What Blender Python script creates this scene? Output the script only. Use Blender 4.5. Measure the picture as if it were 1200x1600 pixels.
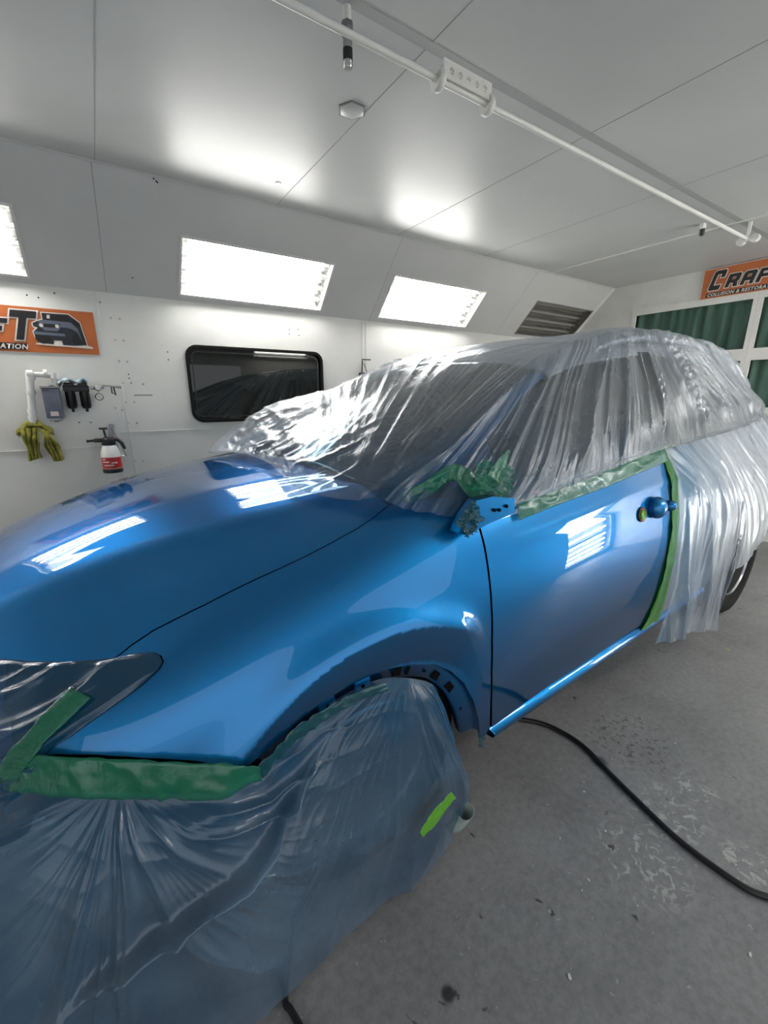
import bpy, bmesh, math, random
import numpy as np
from mathutils import Vector, Matrix, noise
from mathutils.geometry import delaunay_2d_cdt
random.seed(7)
for o in list(bpy.data.objects): bpy.data.objects.remove(o)
scene = bpy.context.scene
COL = scene.collection
R = math.radians

# ------------------------------------------------------------------ camera
CH = 1.5                      # camera height
FPX = 661.0                   # focal length in pixels of the 1200x1600 frame
cx = np.array([.834807, -.550543, 0.])
fw = np.array([.53059, .80455, -.26677]); fw /= np.linalg.norm(fw)
rt = np.array([.834807, -.550543, 0.]); rt -= fw*rt.dot(fw); rt /= np.linalg.norm(rt)
dn = np.cross(fw, rt)
cam = bpy.data.cameras.new('camera'); camo = bpy.data.objects.new('camera', cam); COL.objects.link(camo)
cam.sensor_fit = 'VERTICAL'; cam.sensor_height = 36; cam.sensor_width = 27
cam.lens = FPX/1600*36; cam.clip_start = .02
camo.matrix_world = Matrix(((rt[0], -dn[0], -fw[0], 0), (rt[1], -dn[1], -fw[1], 0), (rt[2], -dn[2], -fw[2], CH), (0, 0, 0, 1)))
scene.camera = camo

def ray(u, v): return rt*((u-600)/FPX)+dn*((v-800)/FPX)+fw
def pt(u, v, axis, val):      # picture point onto a world plane
    d = ray(u, v); o = np.array([0, 0, CH]); k = (val-o[axis])/d[axis]; return o+k*d

# ------------------------------------------------------------------ light and exposure
w = bpy.data.worlds.new('world'); scene.world = w; w.use_nodes = True
w.node_tree.nodes['Background'].inputs[0].default_value = (.95, .97, 1, 1)
w.node_tree.nodes['Background'].inputs[1].default_value = .5
scene.view_settings.view_transform = 'Standard'; scene.view_settings.look = 'None'
scene.view_settings.exposure = 1.15; scene.view_settings.gamma = 1
scene.view_settings.use_curve_mapping = False
TUBE = 17.0                   # tube emission strength

# room numbers
HC = 2.8; YW = 3.9; ZS = 2.21; YC = 3.33; XB = 5.71; XF = -3.3; YR = -1.15; YRC = -.58

# ------------------------------------------------------------------ material helpers
def sock(n, name):
    return n.inputs[name]
def mat(name, col=(.5, .5, .5), rough=.5, metal=0, coat=0, coatr=.03, spec=.5, emit=None, est=1, alpha=None):
    m = bpy.data.materials.new(name); m.use_nodes = True
    b = m.node_tree.nodes['Principled BSDF']
    b.inputs['Base Color'].default_value = (*col, 1); b.inputs['Roughness'].default_value = rough
    b.inputs['Metallic'].default_value = metal; b.inputs['Coat Weight'].default_value = coat
    b.inputs['Coat Roughness'].default_value = coatr; b.inputs['Specular IOR Level'].default_value = spec
    if emit: b.inputs['Emission Color'].default_value = (*emit, 1); b.inputs['Emission Strength'].default_value = est
    return m
def N(m, t, **kw):
    n = m.node_tree.nodes.new(t)
    for k, v in kw.items():
        if k.startswith('i_'):
            kk = k[2:]; n.inputs[int(kk) if kk.isdigit() else kk.replace('_', ' ')].default_value = v
        else: setattr(n, k, v)
    return n
def Lk(m, a, b): m.node_tree.links.new(a, b)
def ramp(m, src, stops, interp='LINEAR'):
    r = N(m, 'ShaderNodeValToRGB'); r.color_ramp.interpolation = interp
    e = r.color_ramp.elements
    while len(e) < len(stops): e.new(.5)
    for i, (p, c) in enumerate(stops):
        e[i].position = p; e[i].color = (*c, 1) if not isinstance(c, (int, float)) else (c, c, c, 1)
    if src is not None: Lk(m, src, r.inputs[0])
    return r
def bumpit(m, src, strength, dist, bsdf=None, normal=None):
    b = N(m, 'ShaderNodeBump'); b.inputs['Strength'].default_value = strength; b.inputs['Distance'].default_value = dist
    Lk(m, src, b.inputs['Height'])
    if normal: Lk(m, normal, b.inputs['Normal'])
    if bsdf: Lk(m, b.outputs[0], bsdf.inputs['Normal'])
    return b
def noisy(name, c1, c2, scale, rough, r2=None, bump=0, metal=0, detail=6, coat=0, stretch=(1, 1, 1), spec=.5):
    m = mat(name, c1, rough, metal, coat, spec=spec); b = m.node_tree.nodes['Principled BSDF']
    tc = N(m, 'ShaderNodeTexCoord'); mp = N(m, 'ShaderNodeMapping'); mp.inputs['Scale'].default_value = stretch
    Lk(m, tc.outputs['Object'], mp.inputs[0])
    n = N(m, 'ShaderNodeTexNoise', i_Scale=scale, i_Detail=detail); Lk(m, mp.outputs[0], n.inputs['Vector'])
    r = ramp(m, n.outputs[0], [(.3, c1), (.7, c2)]); Lk(m, r.outputs[0], b.inputs['Base Color'])
    if r2 is not None:
        q = ramp(m, n.outputs[0], [(.3, rough), (.7, r2)]); Lk(m, q.outputs[0], b.inputs['Roughness'])
    if bump: bumpit(m, n.outputs[0], 1, bump, b)
    return m
M = {}
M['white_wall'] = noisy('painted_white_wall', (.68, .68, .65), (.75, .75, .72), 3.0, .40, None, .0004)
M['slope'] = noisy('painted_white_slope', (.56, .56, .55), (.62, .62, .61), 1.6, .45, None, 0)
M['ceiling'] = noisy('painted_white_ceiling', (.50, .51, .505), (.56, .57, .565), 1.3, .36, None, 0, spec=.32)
M['trim'] = noisy('white_trim', (.68, .68, .65), (.74, .74, .71), 8, .35, .5, .0005)
M['seam'] = mat('seam_line', (.33, .33, .33), .6)
M['frame_black'] = mat('black_rubber', (.004, .004, .004), .55, spec=.2)
M['darkglass'] = mat('dark_glass', (.004, .006, .005), .03, spec=.6)
M['black'] = mat('black_plastic', (.012, .012, .013), .35)
M['matblack'] = mat('matte_black', (.004, .004, .005), .95, spec=.1)
M['chrome'] = mat('chrome', (.5, .5, .5), .32, 1)
M['steel'] = mat('worn_steel', (.30, .30, .30), .35, .9)
M['orange'] = noisy('orange_vinyl', (.46, .115, .028), (.52, .14, .035), 6, .45, .5, .001)
M['ink'] = mat('black_ink', (.008, .008, .01), .5)
M['white_ink'] = mat('white_ink', (.72, .66, .60), .5)
M['grey_ink'] = mat('grey_ink', (.12, .135, .19), .5)
M['dgrey_ink'] = mat('dark_grey_ink', (.018, .02, .03), .5)
M['red_label'] = mat('red_label', (.42, .018, .02), .45)
M['white_plastic'] = mat('white_plastic', (.72, .72, .70), .4)
M['grey_box'] = noisy('blue_grey_plastic', (.10, .115, .16), (.15, .165, .22), 14, .35, .5)
M['rag'] = noisy('blue_grey_rag', (.25, .36, .42), (.45, .55, .60), 30, .9, bump=.002)
M['cloth'] = noisy('mustard_cloth', (.13, .125, .018), (.30, .28, .045), 22, .95, bump=.003)
M['filter'] = noisy('green_filter_media', (.035, .085, .066), (.075, .145, .115), 2.4, .85, bump=.004, stretch=(1, 5, 1))
M['sill'] = mat('old_filter', (.12, .12, .10), .7)
M['tyre'] = noisy('tyre_rubber', (.006, .006, .0065), (.010, .010, .011), 30, .9, None, .001, spec=.15)
M['rim'] = mat('alloy_rim', (.45, .46, .48), .25, 1)
M['hose'] = mat('black_hose_rubber', (.010, .010, .011), .38)
M['silver'] = mat('silver_paint', (.50, .55, .62), .35, .6, 1, .05)
M['glass'] = mat('car_glass', (.02, .024, .028), .05, spec=.7)
M['paper'] = mat('green_grey_paper', (.33, .42, .38), .8)
M['lamp_lens'] = mat('headlamp_lens', (.006, .02, .032), .12, spec=.4)
M['bezel'] = mat('masked_bezel', (.20, .10, .06), .3)
M['reflector'] = mat('white_reflector', (.30, .30, .29), .35)
M['screwpaint'] = mat('painted_screw', (.42, .42, .40), .5)
M['track'] = mat('ceiling_track_paint', (.36, .37, .37), .5)
M['dead_reflector'] = noisy('unlit_reflector', (.13, .125, .105), (.25, .24, .21), 5, .35, stretch=(.6, 4, 4))
M['tube'] = mat('fluorescent_tube', (.9, .9, .9), .4, emit=(1.0, .985, .95), est=TUBE)
M['deadtube'] = mat('dead_tube', (.30, .29, .26), .3)

# metallic blue paint: flakes under a clear coat
m = M['paint'] = mat('metallic_blue_paint', (.0, .17, .47), .42, .95, 1, .008)
b = m.node_tree.nodes['Principled BSDF']; b.inputs['Coat IOR'].default_value = 1.54; b.inputs['Specular Tint'].default_value = (.2, .5, .8, 1)
tc = N(m, 'ShaderNodeTexCoord'); vo = N(m, 'ShaderNodeTexVoronoi', i_Scale=900.0); Lk(m, tc.outputs['Object'], vo.inputs['Vector'])
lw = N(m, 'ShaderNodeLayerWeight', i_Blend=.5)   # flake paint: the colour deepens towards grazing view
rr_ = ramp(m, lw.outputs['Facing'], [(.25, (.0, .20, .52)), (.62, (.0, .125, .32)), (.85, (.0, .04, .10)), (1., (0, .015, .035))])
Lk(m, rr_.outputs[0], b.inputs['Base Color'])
n2 = N(m, 'ShaderNodeTexNoise', i_Scale=2600.0, i_Detail=1.0); Lk(m, tc.outputs['Object'], n2.inputs['Vector'])
bb = bumpit(m, n2.outputs[0], .05, .0003); Lk(m, bb.outputs[0], b.inputs['Normal'])
op = N(m, 'ShaderNodeTexNoise', i_Scale=26.0, i_Detail=2.0); Lk(m, tc.outputs['Object'], op.inputs['Vector'])

M['paint_in'] = mat('blue_paint_inner', (.001, .045, .17), .45, .5, .5, .1)

# concrete floor: trowelled grey, scuffs, dark spots and pale chips
m = M['floor'] = mat('concrete_floor', (.11, .11, .112), .5)
b = m.node_tree.nodes['Principled BSDF']; tc = N(m, 'ShaderNodeTexCoord'); oc = tc.outputs['Object']
def fn(scale, detail=6, rough=.6, dist=0, vec=None):
    n = N(m, 'ShaderNodeTexNoise', i_Scale=scale, i_Detail=float(detail), i_Roughness=rough, i_Distortion=float(dist)); Lk(m, vec or oc, n.inputs['Vector']); return n.outputs[0]
def mix(a, bb_, f, mode='MIX'):
    x = N(m, 'ShaderNodeMix', data_type='RGBA', blend_type=mode)
    for s, val in ((0, f), (6, a), (7, bb_)):
        if hasattr(val, 'links'): Lk(m, val, x.inputs[s])
        elif isinstance(val, (int, float)): x.inputs[s].default_value = val
        else: x.inputs[s].default_value = (*val, 1)
    return x.outputs[2]
base = ramp(m, fn(2.2, 8, .62), [(.25, (.19, .188, .19)), (.5, (.25, .249, .251)), (.8, (.32, .32, .32))]).outputs[0]
fine = ramp(m, fn(38, 6, .75), [(.35, .55), (.6, 1.0)]).outputs[0]
c = mix(base, fine, .55, 'MULTIPLY')
spots = ramp(m, fn(13, 3, .5, .8), [(.70, 0), (.74, 1)]).outputs[0]
c = mix(c, (.06, .058, .06), spots)
def blob(px, py, rad, hard=.5):   # a worn patch round one floor place
    p = pt(px, py, 2, 0)
    d = N(m, 'ShaderNodeVectorMath', operation='DISTANCE'); Lk(m, oc, d.inputs[0]); d.inputs[1].default_value = (p[0], p[1], 0)
    return ramp(m, d.outputs['Value'], [(rad*hard, 1), (rad, 0)]).outputs[0]
def mul(a, b_):
    x = N(m, 'ShaderNodeMath', operation='MULTIPLY'); Lk(m, a, x.inputs[0]); Lk(m, b_, x.inputs[1]); return x.outputs[0]
def add(a, b_):
    x = N(m, 'ShaderNodeMath', operation='MAXIMUM'); Lk(m, a, x.inputs[0]); Lk(m, b_, x.inputs[1]); return x.outputs[0]
chips = ramp(m, fn(30, 5, .62, .9), [(.545, 0), (.585, 1)]).outputs[0]
area = add(add(blob(1040, 1270, .16), blob(1000, 1345, .17)), add(blob(1085, 1232, .09), blob(1165, 1350, .1)))
c = mix(c, (.42, .42, .40), mul(chips, area))
chips2 = ramp(m, fn(55, 3, .5, .5), [(.70, 0), (.72, 1)]).outputs[0]
c = mix(c, (.36, .36, .35), chips2)
dark = ramp(m, fn(42, 4, .6), [(.56, 0), (.60, 1)]).outputs[0]
c = mix(c, (.10, .098, .10), mul(dark, blob(985, 1155, .22)))
c = mix(c, (.03, .028, .03), blob(700, 1553, .022, .6))
c = mix(c, (.045, .044, .046), blob(937, 1190, .04, .4))
Lk(m, c, b.inputs['Base Color'])
Lk(m, ramp(m, fn(5, 5, .6), [(.3, .38), (.7, .62)]).outputs[0], b.inputs['Roughness'])
bumpit(m, fn(60, 8, .7), .5, .003, b)

# plastic film and tape: thin, partly clear, crumpled
def film(name, tint, haze, rough=.16, over=None, overf=.5, bscale=1.0, bst=.5):
    m = bpy.data.materials.new(name); m.use_nodes = True; nt = m.node_tree; nt.nodes.clear()
    out = N(m, 'ShaderNodeOutputMaterial')
    uv = N(m, 'ShaderNodeUVMap'); uv.uv_map = 'UVMap'
    mp = N(m, 'ShaderNodeMapping'); mp.inputs['Scale'].default_value = (60*bscale, 4*bscale, 1); Lk(m, uv.outputs[0], mp.inputs[0])
    n1 = N(m, 'ShaderNodeTexNoise', i_Scale=1.0, i_Detail=3.0, i_Roughness=.55, i_Distortion=.4); Lk(m, mp.outputs[0], n1.inputs['Vector'])
    tc = N(m, 'ShaderNodeTexCoord')
    n3 = N(m, 'ShaderNodeTexNoise', i_Scale=16.0*bscale, i_Detail=5.0, i_Roughness=.6, i_Distortion=1.2); Lk(m, tc.outputs['Object'], n3.inputs['Vector'])
    b1 = bumpit(m, n1.outputs[0], bst, .006); b2 = bumpit(m, n3.outputs[0], bst*.6, .006, normal=b1.outputs[0])
    dif = N(m, 'ShaderNodeBsdfDiffuse'); tr = N(m, 'ShaderNodeBsdfTranslucent'); gl = N(m, 'ShaderNodeBsdfAnisotropic' if False else 'ShaderNodeBsdfGlossy'); tp = N(m, 'ShaderNodeBsdfTransparent')
    gl.inputs['Roughness'].default_value = rough; gl.inputs['Color'].default_value = (.95, .97, 1, 1)
    tp.inputs['Color'].default_value = (.93, .96, .98, 1)
    n4 = N(m, 'ShaderNodeTexNoise', i_Scale=3.2, i_Detail=4.0); Lk(m, tc.outputs['Object'], n4.inputs['Vector'])
    if over is not None:
        rr = ramp(m, n4.outputs[0], [(.35, tint), (.65, over)]); Lk(m, rr.outputs[0], dif.inputs[0]); Lk(m, rr.outputs[0], tr.inputs[0])
        vc = N(m, 'ShaderNodeAttribute'); vc.attribute_name = 'overspray'
        x = N(m, 'ShaderNodeMix', data_type='RGBA'); Lk(m, vc.outputs['Fac'], x.inputs[0]); Lk(m, rr.outputs[0], x.inputs[6]); x.inputs[7].default_value = (.015, .16, .34, 1)
        Lk(m, x.outputs[2], dif.inputs[0]); Lk(m, x.outputs[2], tr.inputs[0])
        x2 = N(m, 'ShaderNodeMix', data_type='RGBA'); Lk(m, vc.outputs['Fac'], x2.inputs[0]); x2.inputs[6].default_value = (.93, .96, .98, 1); x2.inputs[7].default_value = (.30, .62, .85, 1)
        Lk(m, x2.outputs[2], tp.inputs[0])
    else:
        dif.inputs[0].default_value = (*tint, 1); tr.inputs[0].default_value = (*tint, 1)
    for nd in (dif, tr, gl): Lk(m, b2.outputs[0], nd.inputs['Normal'])
    mx = N(m, 'ShaderNodeMixShader'); mx.inputs[0].default_value = .4; Lk(m, dif.outputs[0], mx.inputs[1]); Lk(m, tr.outputs[0], mx.inputs[2])
    h = N(m, 'ShaderNodeMixShader'); hz = ramp(m, n4.outputs[0], [(.3, haze*.8), (.7, min(1, haze*1.15))]); Lk(m, hz.outputs[0], h.inputs[0])
    Lk(m, tp.outputs[0], h.inputs[1]); Lk(m, mx.outputs[0], h.inputs[2])
    fr = N(m, 'ShaderNodeLayerWeight', i_Blend=.5); Lk(m, b2.outputs[0], fr.inputs['Normal'])
    pw = N(m, 'ShaderNodeMath', operation='POWER'); Lk(m, fr.outputs['Facing'], pw.inputs[0]); pw.inputs[1].default_value = 4.0
    fm = N(m, 'ShaderNodeMath', operation='MULTIPLY_ADD'); Lk(m, pw.outputs[0], fm.inputs[0]); fm.inputs[1].default_value = .6; fm.inputs[2].default_value = .055
    fc = N(m, 'ShaderNodeMath', operation='MINIMUM'); Lk(m, fm.outputs[0], fc.inputs[0]); fc.inputs[1].default_value = .8
    g = N(m, 'ShaderNodeMixShader'); Lk(m, fc.outputs[0], g.inputs[0]); Lk(m, h.outputs[0], g.inputs[1]); Lk(m, gl.outputs[0], g.inputs[2])
    Lk(m, g.outputs[0], out.inputs[0]); return m
M['film_cabin'] = film('clear_film', (.50, .53, .56), .45, .25, over=(.38, .43, .48), bst=.75)
M['film_skirt'] = film('hazy_film', (.19, .32, .46), .64, .25, over=(.06, .13, .22), bscale=.5, bst=.45)
M['film_hang'] = film('hanging_film', (.52, .55, .60), .55, .20, over=(.44, .49, .56))
M['film_nose'] = film('blue_misted_film', (.012, .13, .21), .5, .12, over=(.01, .07, .13), bscale=1.4)
M['tape'] = film('green_masking_tape', (.01, .30, .16), .66, .18, bscale=1.5)
M['tape_bright'] = film('light_green_masking_tape', (.19, .60, .03), .94, .35, bscale=1.5)
M['tape_blue'] = film('misted_masking_tape', (.005, .13, .16), .80, .2, bscale=1.5)

# ------------------------------------------------------------------ object helpers
def tag(o, label=None, cat=None, group=None, kind=None):
    if label: o['label'] = label
    if cat: o['category'] = cat
    if group: o['group'] = group
    if kind: o['kind'] = kind
    return o
def empty(name, loc=(0, 0, 0), rz=0, label=None, cat=None, group=None):
    o = bpy.data.objects.new(name, None); COL.objects.link(o); o.location = loc; o.rotation_euler.z = rz
    o.empty_display_size = .05
    return tag(o, label, cat, group)
def copy_tree(o, parent=None):
    c = o.copy(); COL.objects.link(c); c.parent = parent
    for ch in [x for x in bpy.data.objects if x.parent == o]: copy_tree(ch, c)
    return c
class MB:
    def __init__(s): s.bm = bmesh.new()
    def _add(s, tmp, mtx=None):
        if mtx is not None: bmesh.ops.transform(tmp, matrix=mtx, verts=tmp.verts)
        me = bpy.data.meshes.new('t'); tmp.to_mesh(me); s.bm.from_mesh(me); tmp.free(); bpy.data.meshes.remove(me)
    def box(s, c, d, rot=None, bev=0):
        t = bmesh.new(); bmesh.ops.create_cube(t, size=1)
        bmesh.ops.scale(t, vec=d, verts=t.verts)
        if bev: bmesh.ops.bevel(t, geom=t.edges[:], offset=bev, segments=2, affect='EDGES', profile=.6)
        mt = Matrix.Translation(c)
        if rot is not None: mt = mt @ rot
        s._add(t, mt); return s
    def tube(s, pts, r, seg=12, caps=True):
        pts = [Vector(p) for p in pts]; n = len(pts); rr = r if isinstance(r, (list, tuple)) else [r]*n
        rings = []; up = None
        for i, p in enumerate(pts):
            d = (pts[min(i+1, n-1)]-pts[max(i-1, 0)]).normalized()
            if up is None: up = Vector((0, 0, 1)) if abs(d.z) < .9 else Vector((1, 0, 0))
            a = (up-d*up.dot(d)).normalized(); bb = d.cross(a); up = a
            rings.append([s.bm.verts.new(p+(a*math.cos(k*2*math.pi/seg)+bb*math.sin(k*2*math.pi/seg))*rr[i]) for k in range(seg)])
        for a, b_ in zip(rings, rings[1:]):
            for k in range(seg): s.bm.faces.new((a[k], a[(k+1) % seg], b_[(k+1) % seg], b_[k]))
        if caps: s.bm.faces.new(rings[0][::-1]); s.bm.faces.new(rings[-1])
        return s
    def lathe(s, prof, c=(0, 0, 0), axis='Z', seg=24, rot=None):   # prof = [(radius, height)]
        t = bmesh.new(); rings = []
        for r, h in prof: rings.append([t.verts.new((r*math.cos(k*2*math.pi/seg), r*math.sin(k*2*math.pi/seg), h)) for k in range(seg)])
        for a, b_ in zip(rings, rings[1:]):
            for k in range(seg): t.faces.new((a[k], a[(k+1) % seg], b_[(k+1) % seg], b_[k]))
        if prof[0][0] > 1e-4: t.faces.new(rings[0][::-1])
        if prof[-1][0] > 1e-4: t.faces.new(rings[-1])
        bmesh.ops.remove_doubles(t, verts=t.verts, dist=1e-6)
        mt = Matrix.Translation(c)
        if rot is not None: mt = mt @ rot
        elif axis == 'Y': mt = mt @ Matrix.Rotation(R(-90), 4, 'X')
        elif axis == 'X': mt = mt @ Matrix.Rotation(R(90), 4, 'Y')
        s._add(t, mt); return s
    def prism(s, poly, fn, th, holes=()):   # poly in 2D, fn maps (x, y, depth) to 3D
        V, F = fill2d(poly, holes)
        a = [s.bm.verts.new(fn(x, y, 0)) for x, y in V]; b_ = [s.bm.verts.new(fn(x, y, th)) for x, y in V]
        for f in F: s.bm.faces.new([a[i] for i in f]); s.bm.faces.new([b_[i] for i in f][::-1])
        off = 0
        for loop in [poly]+list(holes):
            n = len(loop)
            for k in range(n):
                i, j = off+k, off+(k+1) % n
                s.bm.faces.new((a[j], a[i], b_[i], b_[j]))
            off += n
        return s
    def build(s, name, m, parent=None, smooth=True, recalc=True, loc=None):
        if recalc: bmesh.ops.recalc_face_normals(s.bm, faces=s.bm.faces[:])
        me = bpy.data.meshes.new(name); s.bm.to_mesh(me); s.bm.free()
        me.materials.append(m)
        if smooth:
            me.polygons.foreach_set('use_smooth', [True]*len(me.polygons)); me.set_sharp_from_angle(angle=R(38))
        o = bpy.data.objects.new(name, me); COL.objects.link(o)
        if parent: o.parent = parent
        if loc is not None: me.transform(Matrix.Translation(-Vector(loc))); o.location = loc
        return o
def fill2d(poly, holes=()):
    V = [Vector(p) for p in poly]; n = len(V); E = [(i, (i+1) % n) for i in range(n)]
    for h in holes:
        s = len(V); V += [Vector(p) for p in h]; E += [(s+i, s+(i+1) % len(h)) for i in range(len(h))]
    v, e, f, vo, eo, fo = delaunay_2d_cdt(V, E, [], 1 if not holes else 0, 1e-9)
    idx = {};  out = []
    if holes:
        def inside(p, L):
            c_ = False
            for i in range(len(L)):
                x1, y1 = L[i]; x2, y2 = L[i-1]
                if (y1 > p[1]) != (y2 > p[1]) and p[0] < (x2-x1)*(p[1]-y1)/(y2-y1)+x1: c_ = not c_
            return c_
        g = []
        for q in f:
            c_ = sum((v[i] for i in q), Vector((0, 0)))/len(q)
            if inside(c_, poly) and not any(inside(c_, h) for h in holes): g.append(q)
        f = g
    mp = {}
    for i, o in enumerate(vo):
        for k in o: mp[i] = k
    return [tuple(p) for p in V], [[mp[i] for i in q] for q in f if all(i in mp for i in q)]
def quadmesh(name, pts, m, parent=None):
    b_ = MB(); b_.bm.faces.new([b_.bm.verts.new(p) for p in pts]); return b_.build(name, m, parent, smooth=False, recalc=False)
def gridmesh(name, P, m, parent=None, keep=None, uv=None, over=None, thick=None, smooth=True):
    """P: (nu, nv, 3) array -> mesh, optional face mask, uv grid and overspray amount."""
    nu, nv = P.shape[:2]; idx = np.arange(nu*nv).reshape(nu, nv)
    F = np.stack([idx[:-1, :-1], idx[1:, :-1], idx[1:, 1:], idx[:-1, 1:]], -1)
    if keep is not None: F = F[keep]
    F = F.reshape(-1, 4)
    used = np.unique(F); re = -np.ones(nu*nv, int); re[used] = np.arange(len(used))
    me = bpy.data.meshes.new(name); V = P.reshape(-1, 3)[used]
    me.from_pydata(V.tolist(), [], re[F].tolist())
    if uv is not None:
        l = me.uv_layers.new(name='UVMap'); U = uv.reshape(-1, 2)[used]
        li = np.zeros(len(me.loops), int); me.loops.foreach_get('vertex_index', li); l.data.foreach_set('uv', U[li].ravel())
    if over is not None:
        a = me.attributes.new('overspray', 'FLOAT', 'POINT'); a.data.foreach_set('value', over.reshape(-1)[used].astype(np.float32))
    me.materials.append(m); me.polygons.foreach_set('use_smooth', [smooth]*len(me.polygons))
    o = bpy.data.objects.new(name, me); COL.objects.link(o)
    if parent: o.parent = parent
    return o
def struct(o, label=None): o['kind'] = 'structure'; (label and o.__setitem__('label', label)); return o

# ================================================================== the room
M['pale_concrete'] = noisy('pale_concrete', (.62, .62, .60), (.74, .74, .72), 2, .8)
struct(quadmesh('floor', [(XF, YR-.12, 0), (XB, YR-.12, 0), (XB, YW, 0), (XF, YW, 0)], M['floor']))
struct(quadmesh('ground', [(-14, -16, -.02), (14, -16, -.02), (14, YR-.1, -.02), (-14, YR-.1, -.02)], M['pale_concrete']))  # unseen ground outside the added doorway, pale to even out its reflection
OX0, OX1, OZ = -3.15, 2.5, 2.05      # unseen doorway added in the right wall to let in soft daylight
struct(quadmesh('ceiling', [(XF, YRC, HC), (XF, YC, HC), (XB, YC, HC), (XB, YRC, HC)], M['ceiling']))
def plate(name, poly, fn, m, holes=(), th=.0, kind='structure'):
    b_ = MB()
    V, F = fill2d(poly, holes); vs = [b_.bm.verts.new(fn(*p)) for p in V]
    for f in F: b_.bm.faces.new([vs[i] for i in f])
    o = b_.build(name, m, smooth=False, recalc=False); o['kind'] = kind; return o
L0, L1 = .055, .485
# car window opening in the left wall
WX0, WX1, WZ0, WZ1 = .655, 1.862, 1.275, 1.89
def rrect(x0, z0, x1, z1, r, n=6):
    out = []
    for cx_, cz_, a0 in ((x1-r, z1-r, 0), (x0+r, z1-r, 90), (x0+r, z0+r, 180), (x1-r, z0+r, 270)):
        for k in range(n+1):
            a = R(a0+90*k/n); out.append((cx_+r*math.cos(a), cz_+r*math.sin(a)))
    return out
plate('wall_left', [(XF, 0), (XB, 0), (XB, ZS), (XF, ZS)], lambda x, z: (x, YW, z), M['white_wall'], [rrect(WX0+.01, WZ0+.01, WX1-.01, WZ1-.01, .07)])
sl = math.hypot(YW-YC, HC-ZS)            # slope plane, l = distance up from its foot
def SL(x, l, d=0):                       # left slope: d = into the room
    k = l/sl; ny, nz = -(HC-ZS)/sl, -(YW-YC)/sl
    return (x, YW+(YC-YW)*k+ny*d, ZS+(HC-ZS)*k+nz*d)
def SRt(x, l, d=0):
    k = l/sl; ny, nz = (HC-ZS)/sl, -(YW-YC)/sl
    return (x, YR+(YRC-YR)*k+ny*d, ZS+(HC-ZS)*k+nz*d)
FX = [(-1.43, -.25), (.665, 1.845), (2.475, 3.66), (4.52, 5.63)]
FXL = [(-3.2, -2.05)]+FX
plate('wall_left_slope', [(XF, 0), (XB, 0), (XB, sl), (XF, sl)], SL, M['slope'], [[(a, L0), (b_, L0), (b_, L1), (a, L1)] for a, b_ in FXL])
FXR = [(2.75, 3.93), (4.3, 5.48)]
LX0, LX1, LZ0 = 4.42, 5.6, .04
LZ1 = .49
plate('wall_right', [(XF, 0), (XB, 0), (XB, ZS), (XF, ZS)], lambda x, z: (x, YR, z), M['white_wall'], [[(LX0, z_+L0), (LX1, z_+L0), (LX1, z_+L1), (LX0, z_+L1)] for z_ in (LZ0, LZ1)]+[[(OX0, .001), (OX1, .001), (OX1, OZ), (OX0, OZ)]])
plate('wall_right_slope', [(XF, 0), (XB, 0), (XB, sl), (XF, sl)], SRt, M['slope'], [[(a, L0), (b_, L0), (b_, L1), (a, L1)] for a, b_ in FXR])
endpoly = [(YR, 0), (YW, 0), (YW, ZS), (YC, HC), (YRC, HC), (YR, ZS)]
plate('wall_front', endpoly, lambda y, z: (XF, y, z), M['white_wall'])

# back wall with the framed filter doors
DY = [(1.858, 3.01), (.625, 1.777)]; DZ = [(1.96, 2.435), (1.375, 1.845), (.79, 1.26), (.2, .675)]
holes = [[(a, c_), (b_, c_), (b_, d_), (a, d_)] for a, b_ in DY for c_, d_ in DZ]
plate('wall_back', endpoly, lambda y, z: (XB, y, z), M['trim'], holes)
for i, (a, b_) in enumerate(DY):
    fr = MB()      # the leaf: raised stiles and rails round its panes
    x0 = XB-.012
    fr.box((x0, (a+b_)/2, 2.47), (.024, b_-a+.08, .07)); fr.box((x0, (a+b_)/2, .165), (.024, b_-a+.08, .07))
    for z0, z1 in ((1.845, 1.96), (1.26, 1.375), (.675, .79)): fr.box((x0, (a+b_)/2, (z0+z1)/2), (.024, b_-a, z1-z0))
    for y in (a-.02, b_+.02): fr.box((x0, y, 1.3175), (.024, .04, 2.235))
    d = struct(fr.build('door_%d' % (i+1), M['trim'], smooth=False))
    for c_, e_ in DZ:
        ys = np.linspace(a-.005, b_+.005, 90); zs = np.linspace(c_-.005, e_+.005, 14)
        Y, Z = np.meshgrid(ys, zs, indexing='ij')
        X = XB+.03+.010*np.sin(Y*38+2*np.sin(Y*7+c_*5))+.007*np.sin(Y*71+Z*3)
        gridmesh('filter_pane', np.stack([X, Y, Z], -1), M['filter'], d)

struct(quadmesh('wall_back_filler', [(XB+.06, YR, 0), (XB+.06, YW, 0), (XB+.06, YW, HC), (XB+.06, YR, HC)], M['filter']))
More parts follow.
